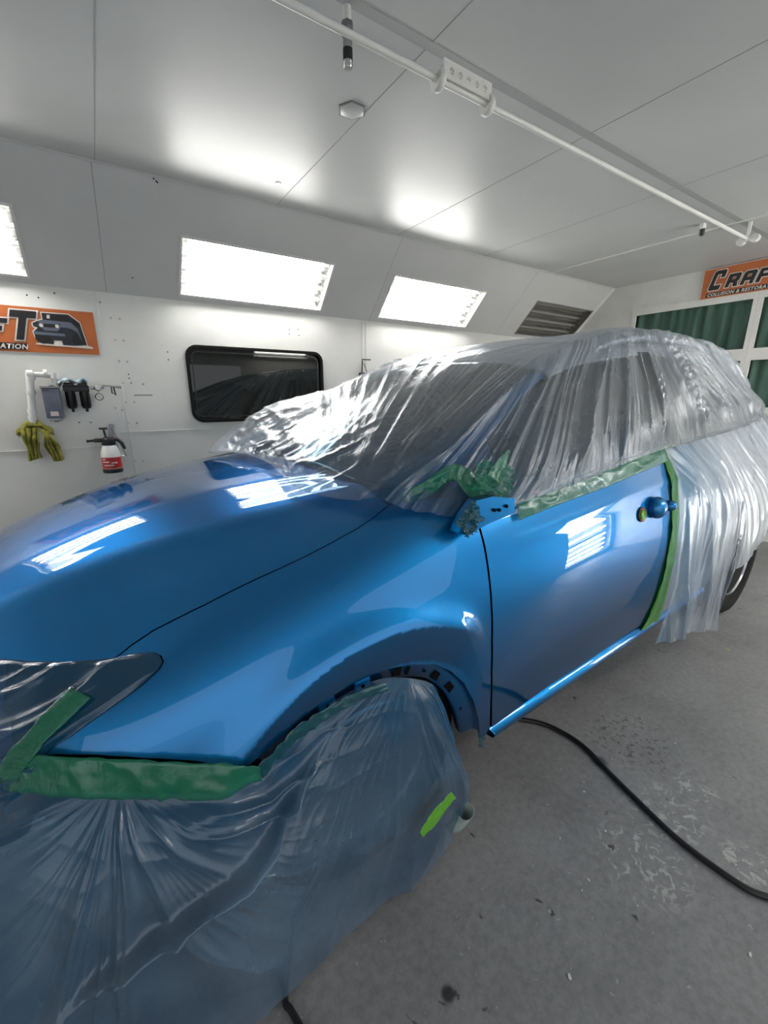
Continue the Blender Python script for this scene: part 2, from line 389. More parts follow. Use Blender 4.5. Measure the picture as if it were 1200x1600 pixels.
# trims and seams
k_ = 0
def trim(mb, m=None, smooth=True):
    global k_; k_ += 1
    return struct(mb.build('trim_%d' % k_, m or M['trim'], smooth=smooth))
for x in (.199, 1.277, 3.36): trim(MB().box((x, (YC+YRC)/2, HC-.0006), (.004, YC-YRC, .0012)), M['seam'])
trim(MB().box((2.333, (YC+YRC)/2, HC-.0006), (.004, YC-YRC, .0012)), M['seam'])
trim(MB().box((4.389, (YC+YRC)/2, HC-.003), (.022, YC-YRC, .006)), M['trim'])
trim(MB().box(((XF+XB)/2, YC-.004, HC-.004), (XB-XF, .012, .008)), M['slope'])
trim(MB().box(((XF+XB)/2, 1.62, HC-.0008), (XB-XF, .045, .0016)), M['track'])
for x in (.18, 2.39, 4.2):
    b_ = MB(); b_.bm.faces.new([b_.bm.verts.new(SL(x+dx, l, .0012)) for dx, l in ((-.002, .0), (.002, 0), (.002, sl), (-.002, sl))]); trim(b_, M['seam'])
def bead(x, z0, z1, wdt=.006, m='white_wall'): trim(MB().box((x, YW-.002, (z0+z1)/2), (wdt, .006, z1-z0), bev=.0015), M[m])
bead(.115, 1.98, ZS, .01); bead(.185, .9, 1.62, .008); bead(.10, .8, 1.2, .006); bead(2.315, 1.0, ZS, .012); bead(2.355, 1.0, ZS, .008)
trim(MB().box((1.0, YW-.002, 1.22), (1.75, .006, .008), bev=.0015), M['white_wall'])
trim(MB().box((-1.4, YW-.002, 1.12), (2.9, .006, .006), bev=.0015), M['white_wall'])
trim(MB().box((5.69, YW-.0, 1.5), (.06, .03, 1.42)), M['trim'])
c0 = Vector(SL(XB-.03, 0, .0)); c1 = Vector(SL(XB-.03, sl, 0)); trim(MB().tube([c0, c1], .022, 4), M['trim'])
# screw heads: one strip object per column of rivets
def screws(pts, nm='screw'):
    proto = None
    for i, p in enumerate(pts):
        if proto is None:
            proto = MB().lathe([(.0001, .004), (.006, .003), (.008, 0)], (0, 0, 0), rot=Matrix.Rotation(R(90), 4, 'X'), seg=10).build('wall_screw', M['screwpaint'])
            o = proto
        else: o = proto.copy(); COL.objects.link(o)
        q = pt(*p, 1, YW); o.location = (q[0], YW, q[2])
        tag(o, 'small painted screw head in the white side wall left of the dark window', 'screw', 'screw heads in the left wall')
screws([(173, 497), (187, 498), (180, 531), (193, 532), (186, 564), (199, 565), (191, 598), (205, 598), (196, 628), (210, 628), (181, 637), (191, 640), (201, 661), (214, 661), (211, 720), (224, 720), (224, 600), (156, 472)])
def holesdark(pts, nm, lab, grp, fnp):
    proto = None
    for p in pts:
        if proto is None: proto = o = MB().lathe([(.0001, .0015), (.0045, .001), (.005, 0)], rot=Matrix.Rotation(R(90), 4, 'X'), seg=8).build(nm, M['matblack'])
        else: o = proto.copy(); COL.objects.link(o)
        o.location = fnp(*p); tag(o, lab, 'hole', grp)
fw_ = lambda u, v: tuple(pt(u, v, 1, YW-.0005))
holesdark([(201, 585), (202, 591), (262, 550), (263, 562), (452, 515), (452, 522), (466, 515), (467, 524), (124, 660), (142, 660), (85, 458), (42, 461), (60, 465)], 'drill_hole', 'small dark drill hole in the lower white side wall', 'drill holes in the lower side wall', fw_)
def slp(u, v):
    d = ray(u, v); n_ = np.array([0, HC-ZS, YW-YC]); o = np.array([0, 0, CH]); k = (np.array([0, YC, HC])-o).dot(n_)/d.dot(n_); return tuple(o+k*d*.9995)
holesdark([(207, 434), (240, 279), (244, 283), (246, 285), (383, 297)], 'slope_hole', 'small dark drill hole in the sloping upper wall', 'drill holes in the sloping wall', slp)

# dark window with its rubber surround
out = rrect(WX0, WZ0, WX1, WZ1, .09, 8); inn = rrect(WX0+.022, WZ0+.022, WX1-.022, WZ1-.022, .07, 8)
wn = struct(MB().prism(out, lambda x, z, d: (x, YW+.01-d, z), .03, [inn]).build('window_1', M['frame_black']))
MB().prism(inn, lambda x, z, d: (x, YW+.012-d, z), .004).build('window_pane', M['darkglass'], wn)
inn2 = rrect(WX0+.045, WZ0+.045, WX1-.045, WZ1-.045, .05, 8); inn3 = rrect(WX0+.052, WZ0+.052, WX1-.052, WZ1-.052, .045, 8)
MB().prism(inn2, lambda x, z, d: (x, YW+.008-d, z), .006, [inn3]).build('window_gasket', M['black'], wn)

# ------------------------------------------------------------------ booth light fittings
def fitting(x0, x1, S, lit, label, group):
    cxm = (x0+x1)/2; base = S(cxm, (L0+L1)/2, 0)
    t = empty('booth_light', base, 0, label, 'light fitting', group)
    O = Vector(base)
    def q(x, l, d): return tuple(Vector(S(x, l, d))-O)
    f = MB()
    def bar(xa, xb, la, lb, da, db):
        v = [f.bm.verts.new(q(x, l, d)) for x in (xa, xb) for l in (la, lb) for d in (da, db)]
        for a in ((0, 1, 3, 2), (4, 6, 7, 5), (0, 4, 5, 1), (2, 3, 7, 6), (0, 2, 6, 4), (1, 5, 7, 3)): f.bm.faces.new([v[i] for i in a])
    e = .012
    bar(x0-e, x1+e, L0-e, L0+.004, -.004, .006); bar(x0-e, x1+e, L1-.004, L1+e, -.004, .006)
    bar(x0-e, x0+.004, L0, L1, -.004, .006); bar(x1-.004, x1+e, L0, L1, -.004, .006)
    f.build('frame', M['trim' if lit else 'steel'], t, smooth=False)
    D = -.12
    r_ = MB(); prof = []
    n = 4; step = (L1-L0)/n
    for i in range(n):
        a = L0+step*i
        prof += [(a, -.075), (a+step*.28, D), (a+step*.72, D)]
    prof = [(L0, 0)]+prof+[(L1, -.075), (L1, 0)]
    for (la, da), (lb, db) in zip(prof, prof[1:]):
        r_.bm.faces.new([r_.bm.verts.new(q(*p)) for p in ((x0, la, da), (x1, la, da), (x1, lb, db), (x0, lb, db))])
    for x in (x0, x1): r_.bm.faces.new([r_.bm.verts.new(q(x, *p)) for p in ((L0, 0), (L0, D), (L1, D), (L1, 0))])
    r_.build('reflector', M['reflector' if lit else 'dead_reflector'], t, smooth=False)
    for i in range(n):
        l = L0+step*(i+.5)
        tb = MB().tube([q(x0+.05, l, -.075), q(x1-.05, l, -.075)], .017, 10).build('tube', M['tube' if lit else 'deadtube'], t)
        for xe, s_ in ((x0+.03, 1), (x1-.03, -1)):
            MB().tube([q(xe-.028*s_, l, -.075), q(xe+.022*s_, l, -.075)], .02, 10).build('end_cap', M['trim' if lit else 'dead_reflector'], tb)
    return t
lab = ['lit light panel out of frame at the far left of the sloping wall', 'lit light panel cut by the left picture edge, above the orange banner',
       'large bright light panel in the sloping wall above the dark window', 'lit light panel of the sloping wall, second from the dark unlit one, above the windscreen',
       'unlit dark light panel in the sloping wall near the far corner']
lab[3] = 'smaller bright light panel between the large one and the unlit one'
for i, (a, b_) in enumerate(FXL): fitting(a, b_, SL, i != 4, lab[i], 'light panels in the left sloping wall')
for i, (a, b_) in enumerate(FXR): fitting(a, b_, SRt, True, ('nearer', 'farther')[i]+' light panel in the right sloping wall behind the viewer', 'light panels in the right sloping wall')

for z_, la_ in ((LZ0, 'lower'), (LZ1, 'upper')): fitting(LX0, LX1, lambda x, l, d=0, z_=z_: (x, YR+d, z_+l), True, la_+' of the two low light panels added in the unseen right wall to reflect in the door', None)  # unseen low panels, added to give the white reflection on the door
# ------------------------------------------------------------------ ceiling rail and fittings
PY, PZ = 1.58, 2.68
tag(MB().tube([(-2.6, PY, PZ), (4.44, PY, PZ)], .0125, 14).build('ceiling_pipe', M['trim']), 'long thin white pipe running along under the ceiling', 'pipe')
t = empty('pipe_bracket', (4.46, PY, PZ), 0, 'white end bracket holding the ceiling pipe near the far wall', 'bracket')
MB().box((0, 0, .0), (.035, .10, .035), bev=.006).lathe([(.03, -.02), (.03, .02)], (.0, -.05, -.005), axis='X', seg=14).build('clamp', M['trim'], t)
MB().lathe([(.03, -.02), (.03, .02)], (.02, .045, -.005), axis='X', seg=14).build('clamp_roller', M['trim'], t)
MB().box((0, 0, .06), (.02, .02, .12)).build('hanger', M['trim'], t)
t = empty('pipe_trolley', (1.43, PY, PZ), 0, 'white perforated trolley plate with round ends on the ceiling pipe', 'trolley')
pl = [(-.13, 0), (.13, 0), (.13, .06), (-.13, .06)]
hs = [[(cx_+.012*math.cos(a*math.pi/4), .03+.012*math.sin(a*math.pi/4)) for a in range(8)] for cx_ in (-.09, -.045, 0, .045, .09)]
MB().prism(pl, lambda x, y, d: (x, -.02-d, y-.0), .006, hs).build('plate', M['trim'], t)
MB().box((0, 0, .026), (.27, .05, .006), bev=.002).build('channel', M['trim'], t)
for s_ in (-1, 1):
    w_ = MB().lathe([(.034, -.014), (.038, -.008), (.038, .008), (.034, .014)], (.135*s_, -.0, -.0), axis='X', seg=20).build('wheel', M['trim'], t)
    MB().lathe([(.012, -.018), (.012, .018)], (.135*s_, 0, 0), axis='X', seg=12).build('axle', M['steel'], w_)
q = pt(543, 66, 2, PZ+.02)
t = empty('hanging_coupler', (q[0], q[1], HC+.045), 0, 'steel air coupler with dark sleeve hanging from the ceiling pipe', 'coupler')
MB().lathe([(.022, 0), (.022, -.02), (.014, -.03), (.014, -.11)]).build('stem', M['trim'], t)
MB().lathe([(.02, -.09), (.023, -.10), (.023, -.125), (.02, -.13)], seg=6).build('nut', M['steel'], t)
MB().lathe([(.013, -.13), (.017, -.14), (.017, -.215), (.014, -.22)], seg=18).build('sleeve', M['chrome'], t)
MB().lathe([(.0175, -.165), (.0175, -.20)], seg=18).build('grip', M['black'], t)
q = pt(550, 172, 2, HC)
t = empty('hexagon_outlet', (q[0], q[1], HC), 0, 'flat white hexagonal cover on the ceiling beside the pipe', 'cover')
MB().lathe([(.062, 0), (.062, -.005), (.055, -.008)], seg=6).build('cover_plate', M['ceiling'], t)
MB().lathe([(.070, 0), (.070, -.004), (.062, -.004)], seg=6).build('rim', M['steel'], t)
q = pt(435, 286, 2, HC)
tag(MB().lathe([(.02, 0), (.018, -.004), (.0001, -.005)], (q[0], q[1], HC)).build('ceiling_plug', M['trim']), 'small round plug in the ceiling near the sloping wall', 'plug')
q = pt(1098, 356, 2, HC-.03)
t = empty('black_nozzle', (q[0], q[1], HC), 0, 'small black nozzle hanging from the ceiling trim at the far end', 'nozzle')
MB().box((0, 0, -.02), (.05, .03, .04), bev=.006).build('base', M['trim'], t)
MB().lathe([(.014, -.03), (.018, -.04), (.018, -.075), (.012, -.085)]).build('tip', M['black'], t)

# ------------------------------------------------------------------ banners
SHR = .26
LET = {   # blocky slanted capitals, unit cell 0..w by 0..1
 'C': ([(.10, 0), (.80, 0), (.84, .24), (.34, .24), (.30, .30), (.30, .74), (.34, .80), (.60, .80), (.60, .62), (.88, .62), (.88, .90), (.80, 1), (.12, 1), (.02, .90), (.02, .10)], []),
 'R': ([(0, 0), (.30, 0), (.30, .30), (.52, .30), (.62, 0), (.94, 0), (.82, .36), (.92, .46), (.92, .90), (.82, 1), (0, 1)], [[(.34, .56), (.60, .56), (.60, .76), (.34, .76)]]),
 'A': ([(0, 0), (.28, 0), (.28, .28), (.64, .28), (.64, 0), (.92, 0), (.92, .88), (.80, 1), (.14, 1), (0, .86)], [[(.32, .54), (.60, .54), (.60, .76), (.32, .76)]]),
 'F': ([(0, 0), (.30, 0), (.30, .36), (.76, .36), (.76, .60), (.30, .60), (.30, .76), (.96, .76), (.96, 1), (0, 1)], []),
 'T': ([(.30, 0), (.62, 0), (.62, .76), (1.0, .76), (1.0, 1), (-.08, 1), (-.08, .76), (.30, .76)], []),
}
WORD = [('C', .055, .075, .125, .185), ('R', .205, .082, .115, .122), ('A', .335, .082, .115, .122), ('F', .462, .082, .11, .122), ('T', .585, .075, .128, .185)]
def letter_mesh(off, nm, m, parent, place, depth, th):
    b_ = MB()
    for ch, x0, y0, w_, h_ in WORD:
        poly, hl = LET[ch]
        tr_ = lambda p: (x0+p[0]*w_+SHR*(y0-.08+p[1]*h_), y0+p[1]*h_)
        def offs(L, d):
            n = len(L); o_ = []
            A = sum(L[i][0]*L[(i+1) % n][1]-L[(i+1) % n][0]*L[i][1] for i in range(n)); s_ = 1 if A > 0 else -1
            for i in range(n):
                p0, p1, p2 = Vector(L[i-1]), Vector(L[i]), Vector(L[(i+1) % n])
                a, b2 = (p1-p0).normalized(), (p2-p1).normalized()
                na, nb = Vector((a.y, -a.x))*s_, Vector((b2.y, -b2.x))*s_
                k = na+nb; k = k/max(.35, k.dot(k)/2) if k.length > 1e-6 else na
                o_.append(tuple(p1+k*d))
            return o_
        P = [tr_(p) for p in poly]; H_ = [[tr_(p) for p in h] for h in hl]
        if off: P = offs(P, off); H_ = [offs(h, -off*.35) for h in H_]
        b_.prism(P, lambda x, y, d: place(x, y, depth+d), th, H_)
    return b_.build(nm, m, parent, smooth=False)
def text_mesh(s_, size, nm, m, parent, place, x0, y0, depth, bold=.0, shear=.25, wide=1.0):
    cu = bpy.data.curves.new('tx', 'FONT'); cu.body = s_; cu.size = size; cu.offset = bold; cu.shear = shear; cu.resolution_u = 3; cu.space_character = 1.12
    o = bpy.data.objects.new('tx', cu); me = bpy.data.meshes.new_from_object(o); bpy.data.objects.remove(o)
    for v in me.vertices: v.co = place(x0+v.co.x*wide, y0+v.co.y, depth)
    me.name = nm; me.materials.clear(); me.materials.append(m)
    o = bpy.data.objects.new(nm, me); COL.objects.link(o); o.parent = parent; return o
def banner(place, loc, label, length=1.08):
    t = empty('banner', loc, 0, label, 'banner', 'orange banners')
    H_ = .285
    g = np.meshgrid(np.linspace(0, length, 60), np.linspace(0, H_, 16), indexing='ij')
    wob = .0008*np.sin(g[0]*31)
    P = np.array([[place(x, y, .004) for y in g[1][0]] for x in g[0][:, 0]])
    sh = gridmesh('sheet', P, M['orange'], t)
    bd = .004
    MB().prism([(-bd, -bd), (length+bd, -bd), (length+bd, H_+bd), (-bd, H_+bd)], lambda x, y, d: place(x, y, .001+d), .002).build('border', M['white_ink'], t, smooth=False)
    letter_mesh(.0085, 'lettering_outline', M['white_ink'], t, place, .0055, .001)
    letter_mesh(0, 'lettering', M['ink'], t, place, .008, .001)
    MB().prism([(.045, .012), (.665, .012), (.677, .054), (.055, .054)], lambda x, y, d: place(x, y, .0055+d), .001).build('subtitle_bar', M['ink'], t, smooth=False)
    text_mesh('COLLISION & RESTORATION', .043, 'subtitle', M['white_ink'], t, place, .060, .0175, .0085, .0012, .25, 1.0)
    # truck drawing (generic boxy off-roader in three-quarter view), coordinates from a 530x350 sketch
    ox, oy, sc = .715, .268, .31/490
    def T(L): return [(ox+(x-290)*sc, oy-(y-150)*sc*1.08) for x, y in L]
    def part(nm, L, m_, d): return MB().prism(T(L)[::-1], lambda x, y, dd: place(x, y, d+dd), .0008).build(nm, M[m_], t, smooth=False)
    part('truck_outline', [(392, 160), (640, 158), (735, 232), (770, 455), (812, 470), (810, 486), (300, 468), (306, 456), (335, 450), (300, 400), (292, 345), (318, 318), (298, 300), (300, 262), (345, 240), (392, 224)], 'white_ink', .0055)
    part('truck_body', [(400, 168), (635, 166), (726, 238), (760, 452), (640, 462), (540, 462), (535, 420), (465, 420), (455, 460), (340, 450), (308, 400), (302, 350), (345, 310), (308, 298), (308, 268), (352, 248), (400, 230)], 'dgrey_ink', .0068)
    part('truck_windscreen', [(410, 180), (628, 178), (634, 232), (412, 224)], 'ink', .008)
    part('truck_sticker', [(444, 184), (470, 184), (464, 218), (438, 216)], 'white_ink', .009)
    part('truck_hood', [(360, 250), (400, 232), (645, 240), (700, 300), (730, 440), (690, 330), (640, 300), (545, 290), (550, 260), (370, 262)], 'grey_ink', .008)
    part('truck_grille_ring', [(362, 262), (535, 262), (552, 285), (530, 318), (510, 334), (400, 332), (380, 310), (355, 290)], 'grey_ink', .0088)
    part('truck_grille', [(400, 268), (498, 268), (505, 300), (402, 300)], 'ink', .0095)
    for cx_, r_ in ((378, 17), (516, 17)): part('truck_headlight', [(cx_+r_*math.cos(a*math.pi/5), 286+r_*math.sin(a*math.pi/5)) for a in range(10)], 'white_ink', .0099)
    part('truck_bumper', [(302, 345), (570, 352), (575, 378), (310, 374)], 'grey_ink', .008)
    for cx_ in (372, 690):
        part('truck_tyre', [(cx_+(66 if cx_ < 500 else 62)*math.cos(a*math.pi/9), 402+56*math.sin(a*math.pi/9)) for a in range(18)], 'ink', .0075)
    part('truck_ground', [(300, 462), (812, 472), (812, 478), (300, 468)], 'white_ink', .0082)
    part('truck_side_window', [(660, 200), (715, 240), (722, 290), (670, 262)], 'ink', .0088)
    return t
ox = pt(148.5, 521, 1, YW)
bx0 = .075-1.08; bz0 = 1.782
banner(lambda x, y, d: (x, -d, y), (bx0, YW-.002, bz0), 'orange banner with off-road truck picture on the left wall above the wall gauges')
banner(lambda x, y, d: (-d, -x, y), (XB-.026, 2.335, 2.50), 'orange banner above the green panes of the far door')

# ------------------------------------------------------------------ things on the left wall
def W(u, v, off=0.): p = pt(u, v, 1, YW-off); return Vector(p)
t = empty('white_pipe', tuple(W(55, 660)), 0, 'white threaded pipe with elbow on the wall, ending above the mustard cloth', 'pipe'); O = Vector(t.location)
r_ = .024
A = lambda u, v, off=.05: tuple(W(u, v, off)-O)
MB().tube([A(52, 664), A(47, 596), A(48, 588)], .022, 12).build('riser', M['white_plastic'], t)
MB().tube([A(47, 585), A(85, 586)], .017, 12).tube([A(85, 586), A(86, 602)], .017, 12).build('crossover', M['white_plastic'], t)
for (a, b_) in (((47, 582), (48, 593)), ((48, 610), (49, 616)), ((50, 640), (51, 646)), ((51, 650), (52, 656)), ((42, 585), (52, 585)), ((68, 584), (74, 584)), ((85, 583), (85.5, 592))):
    MB().tube([A(*a), A(*b_)], .027, 12).build('fitting', M['white_plastic'], t)
t = empty('air_dryer', tuple(W(84, 630)), 0, 'blue-grey rectangular air filter canister beside the white pipe', 'air filter'); O = Vector(t.location)
MB().box((0, -.055, 0), (.098, .09, .205), bev=.008).build('canister', M['grey_box'], t)
MB().box((.0, -.055, .108), (.11, .10, .012), bev=.003).lathe([(.018, .11), (.018, .118), (.011, .122), (.011, .125)], (0.01, -.055, 0), seg=8).build('lid', M['steel'], t)
MB().box((0, -.055, -.11), (.07, .07, .018), bev=.003).lathe([(.012, -.13), (.012, -.115)], (0, -.055, 0)).build('drain', M['steel'], t)
MB().box((-.0, -.1015, -.07), (.045, .002, .03)).build('sticker', M['white_ink'], t)
t = empty('filter_regulator', tuple(W(121, 615)), 0, 'black twin bowl air regulator on the wall beside the grey canister', 'regulator'); O = Vector(t.location)
MB().box((-.0, -.05, .035), (.155, .06, .045), bev=.008).box((-.04, -.05, .06), (.06, .065, .03), bev=.01).box((.04, -.05, .058), (.06, .065, .03), bev=.01).build('head', M['black'], t)
for s_ in (-1, 1):
    bw = MB().lathe([(.022, -.105), (.027, -.098), (.029, .02)], (.042*s_, -.05, 0), seg=16).build('bowl', M['black'], t)
    MB().lathe([(.007, -.128), (.010, -.12), (.010, -.105)], (.042*s_, -.05, 0), seg=10).build('drain', M['black'], bw)
    for k in range(6):
        a = k*math.pi/3; MB().box((.042*s_+.029*math.cos(a), -.05+.029*math.sin(a), -.04), (.004, .004, .10)).build('rib', M['matblack'], bw)
MB().box((0, -.02, -.03), (.032, .02, .05)).build('label_plate', M['white_plastic'], t)
t = empty('folded_rag', tuple(W(116, 602)), 0, 'folded pale blue-grey rag lying on top of the black regulator', 'rag')
nu, nv = 40, 18
P = np.zeros((nu, nv, 3))
for i in range(nu):
    for j in range(nv):
        x = -.09+.17*i/(nu-1); y = -.02-.075*j/(nv-1)
        P[i, j] = (x, y, .022+.030*noise.noise(Vector((x*26, y*22, 1)))+.008*math.sin(x*70+y*40)-.014*max(0, abs(x)-.06)/.03)
o = gridmesh('rag_cloth', P, M['rag'], t); sm = o.modifiers.new('thick', 'SOLIDIFY'); sm.thickness = .012
t = empty('pressure_gauge', tuple(W(153, 608)), 0, 'round pressure gauge on a chrome regulator knob, right of the black bowls', 'gauge')
dial = MB().lathe([(.024, 0), (.026, .004), (.026, .022), (.022, .025), (.022, .023), (.0001, .023)], (.0, -.045, -.055), rot=Matrix.Rotation(R(90), 4, 'X'), seg=24).build('dial_case', M['black'], t)
MB().lathe([(.021, .0), (.021, .001), (.0001, .001)], (0, -.069, -.055), rot=Matrix.Rotation(R(90), 4, 'X')).build('dial_face', M['white_plastic'], dial)
MB().box((0, -.0715, -.055), (.026, .001, .003), Matrix.Rotation(R(35), 4, 'Y')).build('needle', M['black'], dial)
MB().lathe([(.022, 0), (.026, .01), (.026, .03), (.018, .04)], (0, -.03, .01), rot=Matrix.Rotation(R(90), 4, 'X'), seg=8).tube([(-.045, -.045, .005), (.04, -.045, .012)], .010, 10).tube([(0, -.045, -.035), (0, -.045, 0)], .007, 8).build('valve_body', M['chrome'], t)
t = empty('blow_gun', tuple(W(172, 607)), 0, 'thin chrome air blow gun with black trigger sticking out beside the gauge', 'air gun')
MB().tube([(-.045, -.045, .02), (-.01, -.05, .018), (.07, -.06, .008)], [.007, .006, .0055], 10).tube([(.04, -.056, .012), (.072, -.061, .008)], .009, 10).build('barrel', M['chrome'], t)
MB().tube([(.008, -.052, .012), (.006, -.05, -.035)], .004, 8).tube([(.022, -.053, .012), (.028, -.052, -.05)], .005, 8).box((.018, -.052, -.036), (.022, .006, .006)).build('trigger', M['black'], t)
t = empty('wall_hook', tuple(W(224, 618)), 0, 'thin horizontal metal rod hook on the wall left of the window', 'hook')
MB().tube([(-.06, -.002, .0), (-.06, -.04, .004), (.055, -.045, .004), (.06, -.005, .0)], .0035, 8).build('rod', M['steel'], t)
MB().tube([(-.05, -.04, -.004), (.05, -.03, -.012), (.065, -.01, -.006)], .002, 6).build('wire', M['white_plastic'], t)

# pump sprayer hanging on a bracket
t = empty('pump_sprayer', tuple(W(177, 735)), 0, 'white and black pump spray bottle with red label hanging on the wall', 'spray bottle')
yo = -.085
MB().lathe([(.0001, .0), (.064, .0), (.067, .006), (.067, .028), (.0655, .032)], (.0, yo, 0), seg=32).build('foot', M['black'], t)
MB().lathe([(.0655, .03), (.0655, .12), (.062, .15), (.050, .19), (.042, .205), (.042, .212)], (0, yo, 0), seg=32).build('bottle', M['white_plastic'], t)
lb = MB(); n = 14
for k in range(n):
    a0, a1 = [R(-165+150*kk/n) for kk in (k, k+1)]
    lb.bm.faces.new([lb.bm.verts.new((.0662*math.cos(a), yo+.0662*math.sin(a), z)) for a, z in ((a0, .035), (a1, .035), (a1, .118), (a0, .118))])
lbo = lb.build('label', M['red_label'], t)
for z, a0, a1 in ((.105, -150, -125), (.085, -150, -105), (.078, -95, -60), (.06, -140, -80)):
    l2 = MB()
    for k in range(6):
        b0, b1 = R(a0+(a1-a0)*k/6), R(a0+(a1-a0)*(k+1)/6)
        l2.bm.faces.new([l2.bm.verts.new((.0667*math.cos(a), yo+.0667*math.sin(a), zz)) for a, zz in ((b0, z-.004), (b1, z-.004), (b1, z+.004), (b0, z+.004))])
    l2.build('print', M['white_ink'], lbo)
hd = MB().lathe([(.043, .205), (.046, .215), (.044, .25), (.03, .262)], (0, yo, 0), seg=24).box((-.05, yo, .243), (.08, .03, .028), bev=.008).build('pump_head', M['black'], t)
MB().tube([(-.085, yo, .243), (-.115, yo, .242), (-.135, yo, .241)], [.010, .008, .011], 12).build('nozzle', M['black'], hd)
MB().tube([(.02, yo, .25), (.06, yo, .243), (.085, yo, .215), (.10, yo, .17)], [.014, .014, .013, .009], 12).build('handle', M['black'], t)
MB().tube([(-.012, yo, .262), (-.018, yo, .32)], .007, 10).box((-.02, yo, .328), (.055, .022, .014), bev=.005).build('plunger', M['black'], t)
t = empty('sprayer_bracket', tuple(W(177, 735)), 0, 'bent steel strip bracket on the wall behind the spray bottle', 'bracket')
MB().box((.03, -.006, .29), (.035, .005, .13), Matrix.Rotation(R(8), 4, 'Y')).build('strip', M['steel'], t)
MB().tube([(.035, -.02, .33), (.075, -.04, .20), (.098, -.045, .13), (.105, -.045, .115), (.095, -.045, .105), (.075, -.045, .115)], .004, 8).build('wire', M['steel'], t)

# mustard cloth draped over the pipe end
def cloth_lobe(P0, w0, w1, ln, lean, seed, nu=36, nv=46):
    P = np.zeros((nu, nv, 3))
    for i in range(nu):
        a = i/(nu-1)-.5
        for j in range(nv):
            f = j/(nv-1); wd = w0*(1-f)+w1*f+.02*math.sin(f*5+seed)
            x = P0[0]+a*wd+lean*f+.012*noise.noise(Vector((f*3, seed, a*2)))
            z = P0[2]-ln*f*(1+.12*a*math.sin(seed*3))
            y = P0[1]-.02-.018*math.cos(a*22+seed+f*2)*(.4+f)-.02*math.sin(math.pi*min(f*2, 1))+.01*noise.noise(Vector((a*8, f*8, seed)))
            P[i, j] = (x, y, z)
    return P
c_ = W(55, 668)
t = empty('mustard_cloth', (c_[0], YW, c_[2]), 0, 'mustard yellow cloth draped over the bottom end of the white pipe', 'cloth')
def addlobe(*a):
    o = gridmesh('hanging_fold', cloth_lobe(*a), M['cloth'], t); s_ = o.modifiers.new('thick', 'SOLIDIFY'); s_.thickness = .006; return o
addlobe((-.03, -.05, .0), .09, .07, .215, -.0, 1.3); addlobe((.055, -.05, -.01), .07, .055, .225, .045, 4.1)
P = np.zeros((50, 24, 3))
for i in range(50):
    for j in range(24):
        a = i/49; b1 = j/23*math.pi*1.15
        x = -.10+.20*a; arch_ = .03*math.sin(a*math.pi)
        rr = .034+.006*math.sin(a*17+b1*2)+.004*noise.noise(Vector((a*9, b1*2, 2)))
        P[i, j] = (x, -.05-rr*math.cos(b1)*.9+.0, -.015+arch_+rr*math.sin(b1)+(-.03*(abs(a-.5)*2)**2))
o = gridmesh('top_fold', P, M['cloth'], t); s_ = o.modifiers.new('thick', 'SOLIDIFY'); s_.thickness = .006
# black holder beyond the window
t = empty('tool_holder', tuple(W(567, 600)), 0, 'black tool holder on the wall between dark window and windscreen film', 'holder')
MB().box((-.01, -.02, .03), (.08, .04, .16), bev=.006).build('pocket', M['black'], t)
MB().tube([(-.02, -.02, .11), (-.02, -.03, .22), (-.02, -.02, .235), (.07, -.04, .235)], .006, 8).tube([(-.005, -.03, .20), (.03, -.03, .12)], .004, 6).build('hook', M['black'], t)
MB().box((.10, -.02, .07), (.035, .03, .05), bev=.004).build('clip', M['black'], t)

